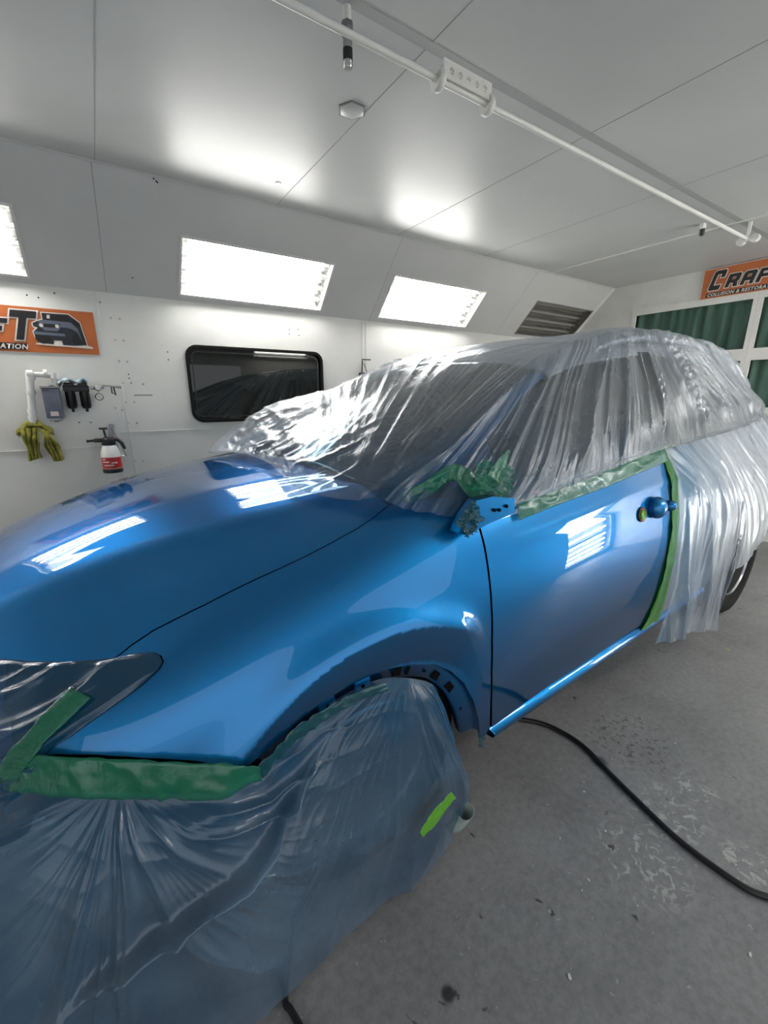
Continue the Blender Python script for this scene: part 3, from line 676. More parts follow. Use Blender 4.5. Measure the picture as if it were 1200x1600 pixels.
# pictured edges of the panels and tapes in body-surface coordinates (station, row)
D = {'seam': [(6.02,2.543),(5.705,2.758),(5.384,2.893),(4.917,2.968),(4.483,3.011),(4.099,3.021),(3.764,3.02),(3.454,3.033),(3.156,3.043),(2.865,3.022),(2.566,3.0),(2.269,3.045),(2.026,3.152)],'hoodfront': [(1.833,3.069),(1.524,2.961),(1.289,2.787),(1.129,2.556)],'hltip': [(2.238,3.227),(2.425,3.383),(2.506,3.598),(2.522,3.806),(2.468,3.959)],'hlbot': [(2.236,4.178),(1.966,4.367),(1.679,4.601),(1.316,4.899),(0.912,5.093)],'fbottom': [(1.247,5.279),(1.552,5.381),(1.898,5.539),(2.224,5.748),(2.667,6.082),(3.134,6.381)],'arch': [(3.485,6.277),(3.762,6.157),(4.051,6.08),(4.404,6.03),(4.777,6.016),(5.237,6.055),(5.707,6.167),(6.162,6.391),(6.436,6.675),(6.619,6.986),(6.77,7.462),(6.914,8.11)],'archend': [(7.068,9.0)],'gap': [(6.93,4.196),(6.936,4.481),(6.939,4.873),(6.939,5.326),(6.937,5.713),(6.942,6.327),(6.979,6.973),(7.057,7.738),(7.171,8.726)],'doortop': [(7.374,4.141),(7.825,4.117),(8.335,4.137),(8.912,4.142),(9.55,4.066)],'doorrear': [(9.705,4.803),(9.804,5.49),(9.876,6.497),(10.011,7.993),(9.98,8.824)],'doorbot': [(9.367,8.596),(8.846,8.645),(8.428,8.652),(8.034,8.601),(7.619,8.649),(7.211,8.745)],'rocktop': [(9.388,8.714),(8.862,8.755),(8.438,8.732),(8.046,8.706),(7.632,8.755),(7.201,8.815)],'rockbot': [(9.413,9.0),(8.872,9.0),(8.444,9.0),(8.054,9.0),(7.627,9.0),(7.127,9.0)],'t_door_a': [(7.391,3.912),(7.692,3.898),(8.026,3.875),(8.375,3.856),(8.753,3.831),(9.186,3.776),(9.621,3.609)],'t_door_b': [(7.378,4.176),(7.681,4.156),(8.021,4.151),(8.377,4.168),(8.756,4.163),(9.165,4.13),(9.573,4.078)],'t_rear_a': [(9.589,3.541),(9.629,4.357),(9.68,4.946),(9.689,5.738),(9.691,6.53),(9.704,7.455),(9.684,8.288),(9.598,8.829)],'t_rear_b': [(9.711,3.44),(9.749,4.381),(9.789,5.003),(9.806,5.811),(9.836,6.634),(9.887,7.677),(9.959,8.718),(9.791,9.0)],'t_bump_a': [(0.248,4.821),(0.557,4.948),(0.87,5.055),(1.235,5.347),(1.611,5.498),(1.956,5.646),(2.281,5.848),(2.662,6.121),(2.945,6.244),(3.219,6.505)],'t_bump_b': [(0.296,5.124),(0.518,5.454),(0.795,5.776),(1.149,6.025),(1.511,6.155),(1.875,6.286),(2.22,6.405),(2.543,6.534),(2.885,6.596),(3.238,6.735)],'t_lamp_a': [(1.481,3.728),(1.308,4.025),(1.129,4.214),(0.941,4.435),(0.618,4.54),(0.288,4.715)],'t_lamp_b': [(1.73,4.135),(1.518,4.405),(1.278,4.659),(1.063,4.855),(0.885,5.036),(0.534,5.211)],'t_arch_a': [(3.202,6.472),(3.485,6.277),(3.858,6.15),(4.263,6.15),(4.681,6.167),(5.232,6.248)],'t_arch_b': [(3.293,6.799),(3.594,6.654),(3.994,6.474),(4.384,6.372),(4.778,6.349),(5.274,6.401)],'film_top': [(0.133,4.833),(0.685,5.536),(1.034,5.896),(1.312,6.104),(1.622,6.206),(2.014,6.344),(2.415,6.496),(2.81,6.515),(3.219,6.658),(3.49,6.454),(3.974,6.335),(4.472,6.229),(5.117,6.218),(5.703,6.417),(6.286,6.847),(6.474,7.306),(6.602,7.907)],'handle': [(9.101,5.144),(9.337,5.114),(9.58,5.202)],'tape_ws': [(6.283,2.249),(6.754,2.055),(7.213,1.841),(7.1,2.607),(7.142,3.386)]}
# ---- body surface control net: stations (rows: centre top .. sill), points (s, t, z) ----
NET=[
 [(-1.11,0,.80),(-1.09,-.28,.80),(-1.03,-.49,.80),(-.94,-.63,.80),(-.91,-.69,.78),(-.89,-.73,.73),(-.87,-.76,.66),(-.86,-.77,.56),(-.85,-.77,.42),(-.85,-.76,.285)],
 [(-1.04,0,.97),(-1.02,-.28,.965),(-.96,-.46,.95),(-.82,-.655,.925),(-.80,-.73,.885),(-.79,-.78,.83),(-.78,-.82,.75),(-.77,-.83,.62),(-.76,-.83,.45),(-.76,-.82,.285)],
 [(-.86,0,1.075),(-.85,-.3,1.06),(-.79,-.50,1.02),(-.67,-.70,.955),(-.66,-.785,.915),(-.655,-.845,.85),(-.65,-.88,.76),(-.65,-.89,.62),(-.65,-.89,.45),(-.65,-.87,.285)],
 [(-.60,0,1.15),(-.60,-.32,1.14),(-.56,-.55,1.09),(-.50,-.735,1.02),(-.49,-.825,.965),(-.485,-.888,.885),(-.48,-.92,.775),(-.48,-.93,.62),(-.48,-.925,.45),(-.48,-.90,.285)],
 [(-.35,0,1.20),(-.35,-.34,1.19),(-.33,-.59,1.14),(-.30,-.752,1.075),(-.30,-.84,1.015),(-.30,-.905,.915),(-.30,-.935,.785),(-.30,-.94,.62),(-.30,-.93,.45),(-.30,-.905,.285)],
 [(-.12,0,1.225),(-.12,-.35,1.215),(-.12,-.62,1.17),(-.12,-.765,1.12),(-.12,-.853,1.055),(-.12,-.915,.94),(-.12,-.943,.795),(-.12,-.948,.62),(-.12,-.935,.45),(-.12,-.91,.285)],
 [(.07,0,1.24),(.07,-.36,1.23),(.07,-.64,1.20),(.07,-.78,1.16),(.07,-.862,1.085),(.07,-.92,.955),(.07,-.946,.80),(.07,-.95,.62),(.07,-.935,.45),(.07,-.91,.285)],
 [(.34,0,1.25),(.34,-.36,1.245),(.34,-.66,1.23),(.34,-.80,1.185),(.34,-.874,1.11),(.34,-.920,.97),(.34,-.948,.81),(.34,-.95,.62),(.34,-.932,.45),(.34,-.905,.295)],
 [(.75,0,1.27),(.75,-.36,1.265),(.75,-.68,1.25),(.75,-.81,1.215),(.75,-.880,1.145),(.75,-.924,.99),(.75,-.95,.82),(.75,-.948,.62),(.75,-.925,.45),(.75,-.905,.295)],
 [(1.25,0,1.30),(1.25,-.36,1.295),(1.25,-.68,1.29),(1.25,-.815,1.26),(1.25,-.882,1.19),(1.25,-.924,1.02),(1.25,-.95,.83),(1.25,-.948,.63),(1.25,-.925,.46),(1.25,-.905,.295)],
 [(1.8,0,1.33),(1.8,-.36,1.33),(1.8,-.68,1.32),(1.8,-.815,1.29),(1.8,-.883,1.22),(1.8,-.926,1.05),(1.8,-.95,.85),(1.8,-.948,.64),(1.8,-.93,.46),(1.8,-.905,.295)],
 [(2.5,0,1.37),(2.5,-.36,1.37),(2.5,-.68,1.36),(2.5,-.81,1.33),(2.5,-.885,1.25),(2.5,-.938,1.08),(2.5,-.955,.87),(2.5,-.955,.64),(2.5,-.94,.46),(2.5,-.90,.295)],
 [(3.2,0,1.39),(3.2,-.36,1.39),(3.2,-.66,1.38),(3.2,-.77,1.36),(3.2,-.85,1.28),(3.2,-.915,1.09),(3.2,-.94,.88),(3.2,-.94,.64),(3.2,-.92,.46),(3.2,-.88,.295)],
 [(3.72,0,1.36),(3.72,-.34,1.36),(3.7,-.60,1.35),(3.68,-.69,1.33),(3.66,-.77,1.25),(3.64,-.85,1.08),(3.64,-.88,.88),(3.64,-.88,.66),(3.64,-.86,.48),(3.64,-.8,.32)],
 [(3.98,0,1.1),(3.98,-.3,1.1),(3.95,-.52,1.1),(3.9,-.62,1.1),(3.88,-.68,1.06),(3.86,-.74,.98),(3.9,-.77,.85),(3.93,-.77,.66),(3.9,-.74,.48),(3.86,-.7,.32)],
]
NET=np.array(NET,float)
def _nat(P):   # C2 interpolating spline coefficients along axis 0 -> B-spline control points
    n=P.shape[0];M=np.zeros((n+2,n+2));
    for i in range(n): M[i,i:i+3]=(1/6,4/6,1/6)
    M[n,0:3]=(1,-2,1);M[n+1,n-1:n+2]=(1,-2,1)
    R=np.concatenate([P.reshape(n,-1),np.zeros((2,P.reshape(n,-1).shape[1]))])
    return np.linalg.solve(M,R).reshape((n+2,)+P.shape[1:])
def _basis(x,n):
    x=np.clip(x,0,n-1-1e-9);i=np.floor(x).astype(int);f=x-i
    return i,np.stack([(1-f)**3,3*f**3-6*f**2+4,-3*f**3+3*f**2+3*f+1,f**3],-1)/6
MIR=np.array([1,-1,1.])
NETX=np.concatenate([NET[:,3:0:-1]*MIR,NET],1)
CN=np.swapaxes(_nat(np.swapaxes(_nat(NETX),0,1)),0,1)
WC=(-.08,.37)   # front wheel arch centre
def smooth(a,b,x):
    x=np.clip((x-a)/(b-a),0,1);return x*x*(3-2*x)
def body0(u,v):
    iu,bu=_basis(u,NET.shape[0]);iv,bv=_basis(np.asarray(v)+3,NET.shape[1]+3)
    out=0
    for a in range(4):
        for b in range(4):
            out=out+CN[iu+a,iv+b]*(bu[...,a]*bv[...,b])[...,None]
    return out
def body(u,v):
    u=np.asarray(u,float);v=np.asarray(v,float)
    p=body0(u,v)
    s,z=p[...,0],p[...,2]
    r=np.hypot((s-WC[0])*.98,z-WC[1])
    w=smooth(3.6,5.0,v)*smooth(.30,.16,s)
    # flare: swells up to a crease ring, then turns in towards the lip
    out=.022*np.exp(-((np.maximum(r-.535,0))/.046)**2)*w
    dep=np.maximum(.535-r,0)
    p=p.copy();p[...,1]-=out-np.minimum(dep,.12)*.42*w
    # hood crease: soft step along row 2
    h=smooth(1.3,2.5,u)*smooth(7.2,5.8,u)
    p[...,2]+=.010*h*np.exp(-((v-1.75)/.28)**2)
    p[...,1]-=.0045*np.exp(-((v-4.62)/.11)**2)*smooth(7.1,7.6,u)*smooth(12,11,u)   # shoulder line of the doors
    return p
def normals(u,v):
    e=1e-3
    a=body(u+e,v)-body(u-e,v);b=body(u,v+e)-body(u,v-e)
    n=np.cross(b,a);n/=np.linalg.norm(n,axis=-1,keepdims=True)+1e-12
    return n

# ================================================================== the car
CO = np.array([.58, 1.74, 0.]); YAW = R(2.4); ca, sa = math.cos(YAW), math.sin(YAW)
def c2w(p):
    p = np.asarray(p, float); o = np.empty_like(p)
    o[..., 0] = CO[0]+ca*p[..., 0]-sa*p[..., 1]; o[..., 1] = CO[1]+sa*p[..., 0]+ca*p[..., 1]; o[..., 2] = p[..., 2]; return o
def ct(u, v, t):              # picture point onto the car's own lengthwise plane at side offset t
    q = np.array([0, 0, CH])-CO; o = np.array([ca*q[0]+sa*q[1], -sa*q[0]+ca*q[1], q[2]])
    d = ray(u, v); d = np.array([ca*d[0]+sa*d[1], -sa*d[0]+ca*d[1], d[2]]); return o+d*((t-o[1])/d[1])
car = empty('car', tuple(CO), YAW, 'metallic blue car partly masked with plastic film in the paint booth', 'car')
def hn(ix, iy):
    h = (ix*374761393+iy*668265263) & 0xffffffff; h = ((h ^ (h >> 13))*1274126177) & 0xffffffff; return ((h ^ (h >> 16)) & 0xffff)/65535.
def vn(x, y):                 # smooth value noise
    ix, iy = np.floor(x).astype(np.int64), np.floor(y).astype(np.int64); fx, fy = x-ix, y-iy
    fx = fx*fx*(3-2*fx); fy = fy*fy*(3-2*fy)
    return (hn(ix, iy)*(1-fx)+hn(ix+1, iy)*fx)*(1-fy)+(hn(ix, iy+1)*(1-fx)+hn(ix+1, iy+1)*fx)*fy
def ridge(x, y, p=2.5): return (1-np.abs(2*vn(x, y)-1))**p
def spl(arr, m=40):           # smooth a polyline of numbers
    a = _nat(np.array(arr, float)); u = np.linspace(0, len(arr)-1, m); i, b_ = _basis(u, len(arr))
    return sum(a[i+k]*b_[:, k:k+1] for k in range(4))

def panel(name, outline, m, parent=None, off=0., gu=.10, gv=.12, mirror=0, rim=.014, sub=.06):
    """a body panel: region of the body surface inside an outline, with a turned-in rim."""
    pl_ = [];
    for i in range(len(outline)):
        a, b_ = np.array(outline[i]), np.array(outline[(i+1) % len(outline)])
        n = max(1, int(np.hypot(*((b_-a)*[1, .8]))/sub))
        for k in range(n): pl_.append(a+(b_-a)*k/n)
    n = len(pl_); poly = np.array(pl_)
    us = np.arange(poly[:, 0].min(), poly[:, 0].max(), gu); vs = np.arange(poly[:, 1].min(), poly[:, 1].max(), gv)
    G_ = np.array([(a+(gu/2 if j % 2 else 0), b_) for a in us for j, b_ in enumerate(vs)])
    ins = np.zeros(len(G_), bool); dm = np.full(len(G_), 9.)
    for i in range(n):
        p, q = poly[i-1], poly[i]
        c_ = (p[1] > G_[:, 1]) != (q[1] > G_[:, 1])
        with np.errstate(divide='ignore', invalid='ignore'): xs = (q[0]-p[0])*(G_[:, 1]-p[1])/(q[1]-p[1])+p[0]
        ins ^= c_ & (G_[:, 0] < xs)
        dm = np.minimum(dm, np.hypot(G_[:, 0]-q[0], G_[:, 1]-q[1]))
    G_ = G_[ins & (dm > gu*.45)]
    V = [Vector(p) for p in poly]+[Vector(p) for p in G_]
    v, e, f, vo, eo, fo = delaunay_2d_cdt(V, [(i, (i+1) % n) for i in range(n)], [], 1, 1e-7)
    UV = np.array([tuple(p) for p in v]); P = body(UV[:, 0], UV[:, 1]); Nn = normals(UV[:, 0], UV[:, 1])
    # boundary ring by position in output
    inv_ = {}
    for i, o in enumerate(vo):
        for k in o:
            if k < n: inv_[k] = i
    ring = [inv_[k] for k in range(n)]
    if mirror < 0:
        at0 = UV[:, 1] < 1e-4; Nn[at0, 1] = 0
    P = P+Nn*off
    cen = P[ring].mean(0)
    verts = P.tolist(); nrm = Nn.tolist(); faces = [tuple(q)[::-1] for q in f]
    A = sum(UV[q[0]][0]*(UV[q[1]][1]-UV[q[2]][1])+UV[q[1]][0]*(UV[q[2]][1]-UV[q[0]][1])+UV[q[2]][0]*(UV[q[0]][1]-UV[q[1]][1]) for q in f if len(q) >= 3)
    if A < 0: faces = [q[::-1] for q in faces]
    if rim:
        s0 = len(verts); orient = 1 if sum(poly[i-1][0]*poly[i][1]-poly[i][0]*poly[i-1][1] for i in range(n)) > 0 else -1
        for k in range(n):
            a, b_ = P[ring[k-1]], P[ring[(k+1) % n]]; tg = b_-a; tg /= np.linalg.norm(tg)+1e-9
            o_ = np.cross(Nn[ring[k]], tg)*orient
            if o_.dot(P[ring[k]]-cen) < 0 and False: o_ = -o_
            verts.append(P[ring[k]].tolist()); nrm.append(((o_+Nn[ring[k]])/1.414).tolist())
            verts.append((P[ring[k]]-Nn[ring[k]]*rim-o_*.001).tolist()); nrm.append(o_.tolist())
        for k in range(n):
            k2 = (k+1) % n
            if mirror < 0 and UV[ring[k]][1] < 1e-4 and UV[ring[k2]][1] < 1e-4: continue
            faces.append((s0+2*k, s0+2*k2, s0+2*k2+1, s0+2*k+1))
    if mirror < 0:            # both halves in one panel
        n0 = len(verts); verts += [[a, -b_, c_] for a, b_, c_ in verts]; nrm += [[a, -b_, c_] for a, b_, c_ in nrm]
        faces += [tuple(i+n0 for i in q)[::-1] for q in faces]
    if mirror > 0: verts = [[a, -b_, c_] for a, b_, c_ in verts]; nrm = [[a, -b_, c_] for a, b_, c_ in nrm]; faces = [q[::-1] for q in faces]
    me = bpy.data.meshes.new(name); me.from_pydata(verts, [], faces); me.materials.append(m)
    me.polygons.foreach_set('use_smooth', [True]*len(me.polygons))
    me.normals_split_custom_set_from_vertices(nrm)
    o = bpy.data.objects.new(name, me); COL.objects.link(o); o.parent = parent or car; return o

sh = lambda L, du=0, dv=0: [(a+du, b_+dv) for a, b_ in L]
seam, gap = D['seam'], D['gap']
hood_o = sh(seam[::-1], 0, -.012)
hood_o = [(.95, 0), (.95, .8), (.99, 1.6), (1.06, 2.2)]+D['hoodfront'][::-1]+hood_o+[(6.02, 1.6), (5.97, .8), (5.95, 0)]
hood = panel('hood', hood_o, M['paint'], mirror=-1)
hood['label'] = 'glossy blue hood reflecting the wall lights'
arch_l = D['arch']
fend_o = sh(seam[::-1], 0, .012)+[(6.3, 2.6), (6.9, 2.9), (6.905, 3.6)]+sh(gap, -.012)+D['archend']+arch_l[::-1]+D['fbottom'][::-1]+D['hlbot'][::-1]+D['hltip'][::-1]
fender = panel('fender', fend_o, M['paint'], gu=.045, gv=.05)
panel('fender', fend_o, M['paint'], mirror=1)
rear_e = [(9.70, 3.6), (9.70, 5.5), (9.75, 6.8), (9.78, 8.0), (9.75, 8.62)]
door_o = [(6.945, 3.55)]+sh(gap[:-1], .014)+[(7.19, 8.70)]+D['doorbot'][::-1]+rear_e[::-1]
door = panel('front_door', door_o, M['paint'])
panel('front_door', door_o, M['silver'], mirror=1)
rk_o = D['rocktop'][::-1]+[(9.75, 8.70), (9.9, 8.98), (9.413, 8.98)]+sh(D['rockbot'][1:], 0, -.02)
def rocker(sgn):
    s_ = np.linspace(.385, 2.40, 70); prof = [(-.893, .345), (-.912, .337), (-.922, .322), (-.924, .305), (-.918, .292), (-.90, .286), (-.87, .285)]
    P = np.array([[(a+.03*min(1, i/3)*(a < .4), sgn*-t_, z+.02*(max(0, a-2.2))) for i, (t_, z) in enumerate(prof)] for a in s_])
    if sgn < 0: P = P[:, ::-1]
    P[..., 1] *= -1
    o = gridmesh('rocker_panel', P*np.array([1, -1, 1]), M['paint'], car); return o
rocker(1)
o2 = rocker(1); o2.scale = (1, -1, 1)
# rear panels beneath the film, unpainted silver
rd = [(9.76, 3.6), (9.76, 5.5), (9.81, 6.8), (9.84, 8.0), (9.84, 8.65), (11.0, 8.65), (11.12, 8.0), (11.02, 7.3), (11.25, 6.5), (11.35, 5.6), (11.35, 3.6)]
panel('rear_door', rd, M['silver']); panel('rear_door', rd, M['silver'], mirror=1)
WR = (2.95, .375)
arc = []
def uv_at(s_, z_):            # body coordinates of a side point
    u_, v_ = 8., 6.
    for _ in range(30):
        p = body0(np.array(u_), np.array(v_)); e = 1e-3
        a = (body0(np.array(u_+e), np.array(v_))-p)/e; b_ = (body0(np.array(u_), np.array(v_+e))-p)/e
        J = np.array([[a[0], b_[0]], [a[2], b_[2]]]); dd = np.linalg.lstsq(J, np.array([s_-p[0], z_-p[2]]), rcond=None)[0]
        u_ += np.clip(dd[0], -.5, .5); v_ += np.clip(dd[1], -.5, .5); u_ = min(max(u_, 0), 14); v_ = min(max(v_, 0), 9)
    return (u_, v_)
arc = [uv_at(WR[0]+.43*math.cos(R(a)), WR[1]+.43*math.sin(R(a))) for a in range(-8, 189, 12)]
q0 = uv_at(2.42, .30); q1 = uv_at(3.28, .34)
qp = [(11.41, 3.6), (11.41, 5.6), (11.31, 6.5), (11.10, 7.3), (11.2, 8.0), (11.1, 8.6)]+arc[::-1]+[(q1[0], 8.9), (13.4, 8.9), (13.4, 3.6)]
panel('quarter_panel', qp, M['silver']); panel('quarter_panel', qp, M['silver'], mirror=1)
panel('tailgate', [(13.44, 0), (13.44, 3), (13.44, 8.9), (14, 8.9), (14, 0)], M['silver'], mirror=-1)
cowl = [(6.0, 0), (6.05, 1.6), (6.06, 2.54), (6.3, 2.58), (6.92, 2.85), (6.94, 3.4), (13.4, 3.5), (13.4, 0)]
panel('cowl_and_shelf', cowl, M['paint_in'], mirror=-1, off=-.012, gu=.2, rim=0)
# headlamps and the grille behind the film
hl = [(.55, 3.1)]+[(1.1, 2.62)]+D['hoodfront'][::-1][1:]+[(2.02, 3.18)]+sh(D['hltip'], -.02, .02)+sh(D['hlbot'], -.02, .02)[:-1]+[(.88, 5.05), (.5, 4.7)]
hp = panel('headlamp', hl, M['lamp_lens'], off=-.006); panel('headlamp', hl, M['lamp_lens'], off=-.006, mirror=1)
gr_o = [(0, 0), (0, 4.6), (.5, 4.68), (.55, 3.1), (1.08, 2.62), (1.04, 2.2), (.97, 1.6), (.93, .8), (.93, 0)]
panel('grille', gr_o, M['paint_in'], mirror=-1, off=-.01)
# dark inner shell (seen only in the gaps)
U_, V_ = np.meshgrid(np.linspace(0, 14, 150), np.linspace(0, 9, 70), indexing='ij')
Pin = body0(U_, V_)-normals(U_, V_)*.035
Pin[..., 1] = np.minimum(Pin[..., 1], 0)
rF = np.hypot(Pin[..., 0]-WC[0], Pin[..., 2]-WC[1]); rR = np.hypot(Pin[..., 0]-WR[0], Pin[..., 2]-WR[1])
bad = ((rF < .50) | (rR < .47) | ((Pin[..., 0] < -.08) & (Pin[..., 2] < .64))) & (V_ > 4)
kp = ~(bad[:-1, :-1] | bad[1:, 1:] | bad[1:, :-1] | bad[:-1, 1:])
inn_o = gridmesh('inner_body', Pin, M['matblack'], car, keep=kp)
inn_m = inn_o.copy(); COL.objects.link(inn_m); inn_m.scale = (1, -1, 1)
# underbody, engine bulkhead and bumper beam: dark volumes behind the skirt film
MB().box((1.4, 0, .33), (2.0, 1.6, .10), bev=.02).box((-.55, 0, .50), (.25, 1.25, .35), bev=.05).box((-.93, 0, .55), (.10, 1.2, .14), bev=.03).box((3.4, 0, .5), (.7, 1.4, .3), bev=.05).build('chassis', M['matblack'], car)
MB().box((-.5, -.62, .62), (.7, .12, .12), bev=.03).box((-.5, .62, .62), (.7, .12, .12), bev=.03).build('inner_rail', M['paint_in'], car)

# wheel wells and wheels
def well(c_, sg):
    b_ = MB(); n = 22; pr = [(-.86, .46), (-.60, .46), (-.60, .0)]
    rings = []
    for k in range(n+1):
        a = R(-4+188*k/n); rings.append([b_.bm.verts.new((c_[0]+r_*math.cos(a), t_*sg, c_[1]+r_*math.sin(a))) for t_, r_ in pr])
    for a, b2 in zip(rings, rings[1:]):
        for k in range(2): b_.bm.faces.new((a[k], a[k+1], b2[k+1], b2[k]))
    return b_.build('wheel_well', M['matblack'], car)
for c_ in (WC, WR):
    for sg in (1, -1): well(c_, sg)
def wheel(c_, sg):
    wb = MB(); rr = Matrix.Rotation(R(90 if sg > 0 else -90), 4, 'X')
    wb.lathe([(.215, -.035), (.235, -.018), (.238, -.004), (.228, .0), (.222, -.012), (.212, -.06), (.205, -.14)], seg=48, rot=rr)
    wb.lathe([(.0001, -.02), (.035, -.02), (.06, -.03), (.062, -.06)], seg=24, rot=rr)
    for k in range(5):
        a = k*2*math.pi/5
        for da in (-.13, .13):
            p0 = Vector((.05*math.cos(a+da), .05*math.sin(a+da), -.035)); p1 = Vector((.222*math.cos(a+da*.9), .222*math.sin(a+da*.9), -.022))
            mid = (p0+p1)/2; dr = p1-p0; mt = rr @ Matrix.Translation(mid) @ dr.to_track_quat('X', 'Z').to_matrix().to_4x4()
            t_ = bmesh.new(); bmesh.ops.create_cube(t_, size=1); bmesh.ops.scale(t_, vec=(dr.length, .026, .02), verts=t_.verts); bmesh.ops.bevel(t_, geom=t_.edges[:], offset=.005, segments=2, affect='EDGES'); wb._add(t_, mt)
    w_ = wb.build('wheel', M['rim'], car); w_.location = (c_[0], -(.935 if c_[0] > 1 else .835)*sg, c_[1])
    prof = [(.235, -.20), (.26, -.215), (.33, -.21), (.362, -.185), (.373, -.15), (.374, -.035), (.366, -.006), (.345, .012), (.30, .016), (.25, .004), (.232, -.012)]
    ty = MB().lathe(prof, seg=64, rot=rr); 
    for r_ in (.366,):
        pass
    ty.build('tyre', M['tyre'], w_)
    MB().lathe([(.0001, -.08), (.15, -.08), (.15, -.10), (.0001, -.10)], seg=32, rot=rr).build('brake_disc', M['steel'], w_)
    return w_
for c_ in (WC, WR):
    for sg in (1, -1): wheel((c_[0], .373), sg)

# inner flange of the front arch with its clip slots
au = np.array([(3.138, 6.399)]+arch_l+[(7.0, 8.6)]); au = spl(au, 90)
Pa = body(au[:, 0], au[:, 1])
dc = np.stack([Pa[:, 0]-WC[0], 0*Pa[:, 0], Pa[:, 2]-WC[1]], 1); dc /= np.linalg.norm(dc, axis=1, keepdims=True)
rows = [Pa+[0, .0005, 0], Pa+[0, .022, 0]-dc*.003, Pa+[0, .030, 0]-dc*.014, Pa+[0, .034, 0]-dc*.058, Pa+[0, .05, 0]-dc*.062, Pa+[0, .07, 0]-dc*.055]
fl = gridmesh('arch_flange', np.stack(rows, 1), M['paint'], car)
for k0, wd, ht in ((47, .030, .026), (50, .012, .026), (60, .034, .028), (68, .034, .026), (77, .008, .008), (55, .008, .008)):
    c_ = rows[2][k0]*.45+rows[3][k0]*.55; tg = Vector(Pa[k0+1]-Pa[k0-1]).normalized()
    rot = Matrix((Vector(tg), Vector((0, 1, 0)), Vector(tg).cross(Vector((0, 1, 0))))).transposed().to_4x4()
    MB().box(tuple(c_+[0, -.0005, 0]), (wd, .004, ht), rot, bev=.0015).build('clip_slot', M['matblack'], fl)
for k0 in (24, 36):
    c_ = rows[2][k0]*.4+rows[3][k0]*.6; tg = Vector(Pa[k0+1]-Pa[k0-1]).normalized()
    rot = Matrix((Vector(tg), Vector((0, 1, 0)), Vector(tg).cross(Vector((0, 1, 0))))).transposed().to_4x4()
    tb = MB().box(tuple(c_+[0, -.008, 0]), (.05, .012, .04), rot, bev=.005).build('mounting_tab', M['paint'], fl)
    MB().lathe([(.0001, 0), (.006, 0)], tuple(c_+[0, -.0146, 0]), rot=Matrix.Rotation(R(90), 4, 'X'), seg=10).build('screw_hole', M['matblack'], tb)

# ------------------------------------------------------------------ greenhouse
GN = np.array([
 [(.03,0,1.235),(.04,-.35,1.228),(.07,-.60,1.205),(.16,-.735,1.20),(.20,-.775,1.195),(.23,-.82,1.165),(.26,-.86,1.13)],
 [(.50,0,1.475),(.50,-.33,1.465),(.53,-.56,1.435),(.57,-.665,1.415),(.60,-.70,1.395),(.56,-.79,1.27),(.54,-.872,1.15)],
 [(.95,0,1.665),(.95,-.32,1.655),(.96,-.50,1.632),(.98,-.585,1.61),(1.0,-.625,1.575),(.98,-.755,1.37),(.95,-.872,1.19)],
 [(1.35,0,1.755),(1.35,-.32,1.745),(1.35,-.52,1.715),(1.35,-.605,1.69),(1.35,-.65,1.65),(1.35,-.765,1.43),(1.35,-.868,1.235)],
 [(1.8,0,1.80),(1.8,-.32,1.79),(1.8,-.52,1.765),(1.8,-.61,1.74),(1.8,-.655,1.69),(1.8,-.77,1.47),(1.8,-.868,1.265)],
 [(2.5,0,1.80),(2.5,-.32,1.79),(2.5,-.52,1.765),(2.5,-.61,1.735),(2.5,-.65,1.67),(2.5,-.76,1.48),(2.5,-.86,1.30)],
 [(3.1,0,1.75),(3.1,-.3,1.74),(3.1,-.49,1.71),(3.1,-.575,1.675),(3.1,-.62,1.58),(3.1,-.72,1.46),(3.1,-.81,1.34)],
 [(3.58,0,1.66),(3.57,-.3,1.65),(3.56,-.46,1.61),(3.54,-.535,1.57),(3.54,-.58,1.48),(3.56,-.65,1.41),(3.6,-.72,1.33)],
 [(3.90,0,1.25),(3.89,-.3,1.24),(3.86,-.46,1.23),(3.83,-.54,1.22),(3.81,-.57,1.2),(3.80,-.61,1.16),(3.80,-.66,1.12)],
])
def net(NT):
    X = np.concatenate([NT[:, 3:0:-1]*np.array([1, -1, 1.]), NT], 1)
    C_ = np.swapaxes(_nat(np.swapaxes(_nat(X), 0, 1)), 0, 1); n0, n1 = X.shape[:2]
    def ev(u, v):
        u, v = np.broadcast_arrays(np.asarray(u, float), np.asarray(v, float)); sg = np.where(v < 0, -1., 1.)
        iu, bu = _basis(u, n0); iv, bv = _basis(np.abs(v)+3, n1)
        o = 0
        for a in range(4):
            for b_ in range(4): o = o+C_[iu+a, iv+b_]*(bu[..., a]*bv[..., b_])[..., None]
        o = o.copy(); o[..., 1] *= np.where(sg > 0, 1, -1); return o
    return ev
G = net(GN)
def gpatch(nm, u0, u1, v0, v1, m, off=0, nu=40, nv=24, parent=None):
    U, V = np.meshgrid(np.linspace(u0, u1, nu), np.linspace(v0, v1, nv), indexing='ij'); P = G(U, V)
    if off:
        nn = np.cross(np.gradient(P, axis=1), np.gradient(P, axis=0)); nn /= np.linalg.norm(nn, axis=-1, keepdims=True)+1e-9; P = P+nn*off
    o = gridmesh(nm, P, m, parent or car); s_ = o.modifiers.new('thick', 'SOLIDIFY'); s_.thickness = .006; s_.offset = 0; return o
ws = gpatch('windshield', .06, 1.9, -2.75, 2.75, M['glass'])
gpatch('roof', 1.92, 7.2, -3.3, 3.3, M['silver'], nu=80, nv=60)
gpatch('rear_window', 7.25, 7.95, -3, 3, M['glass'])
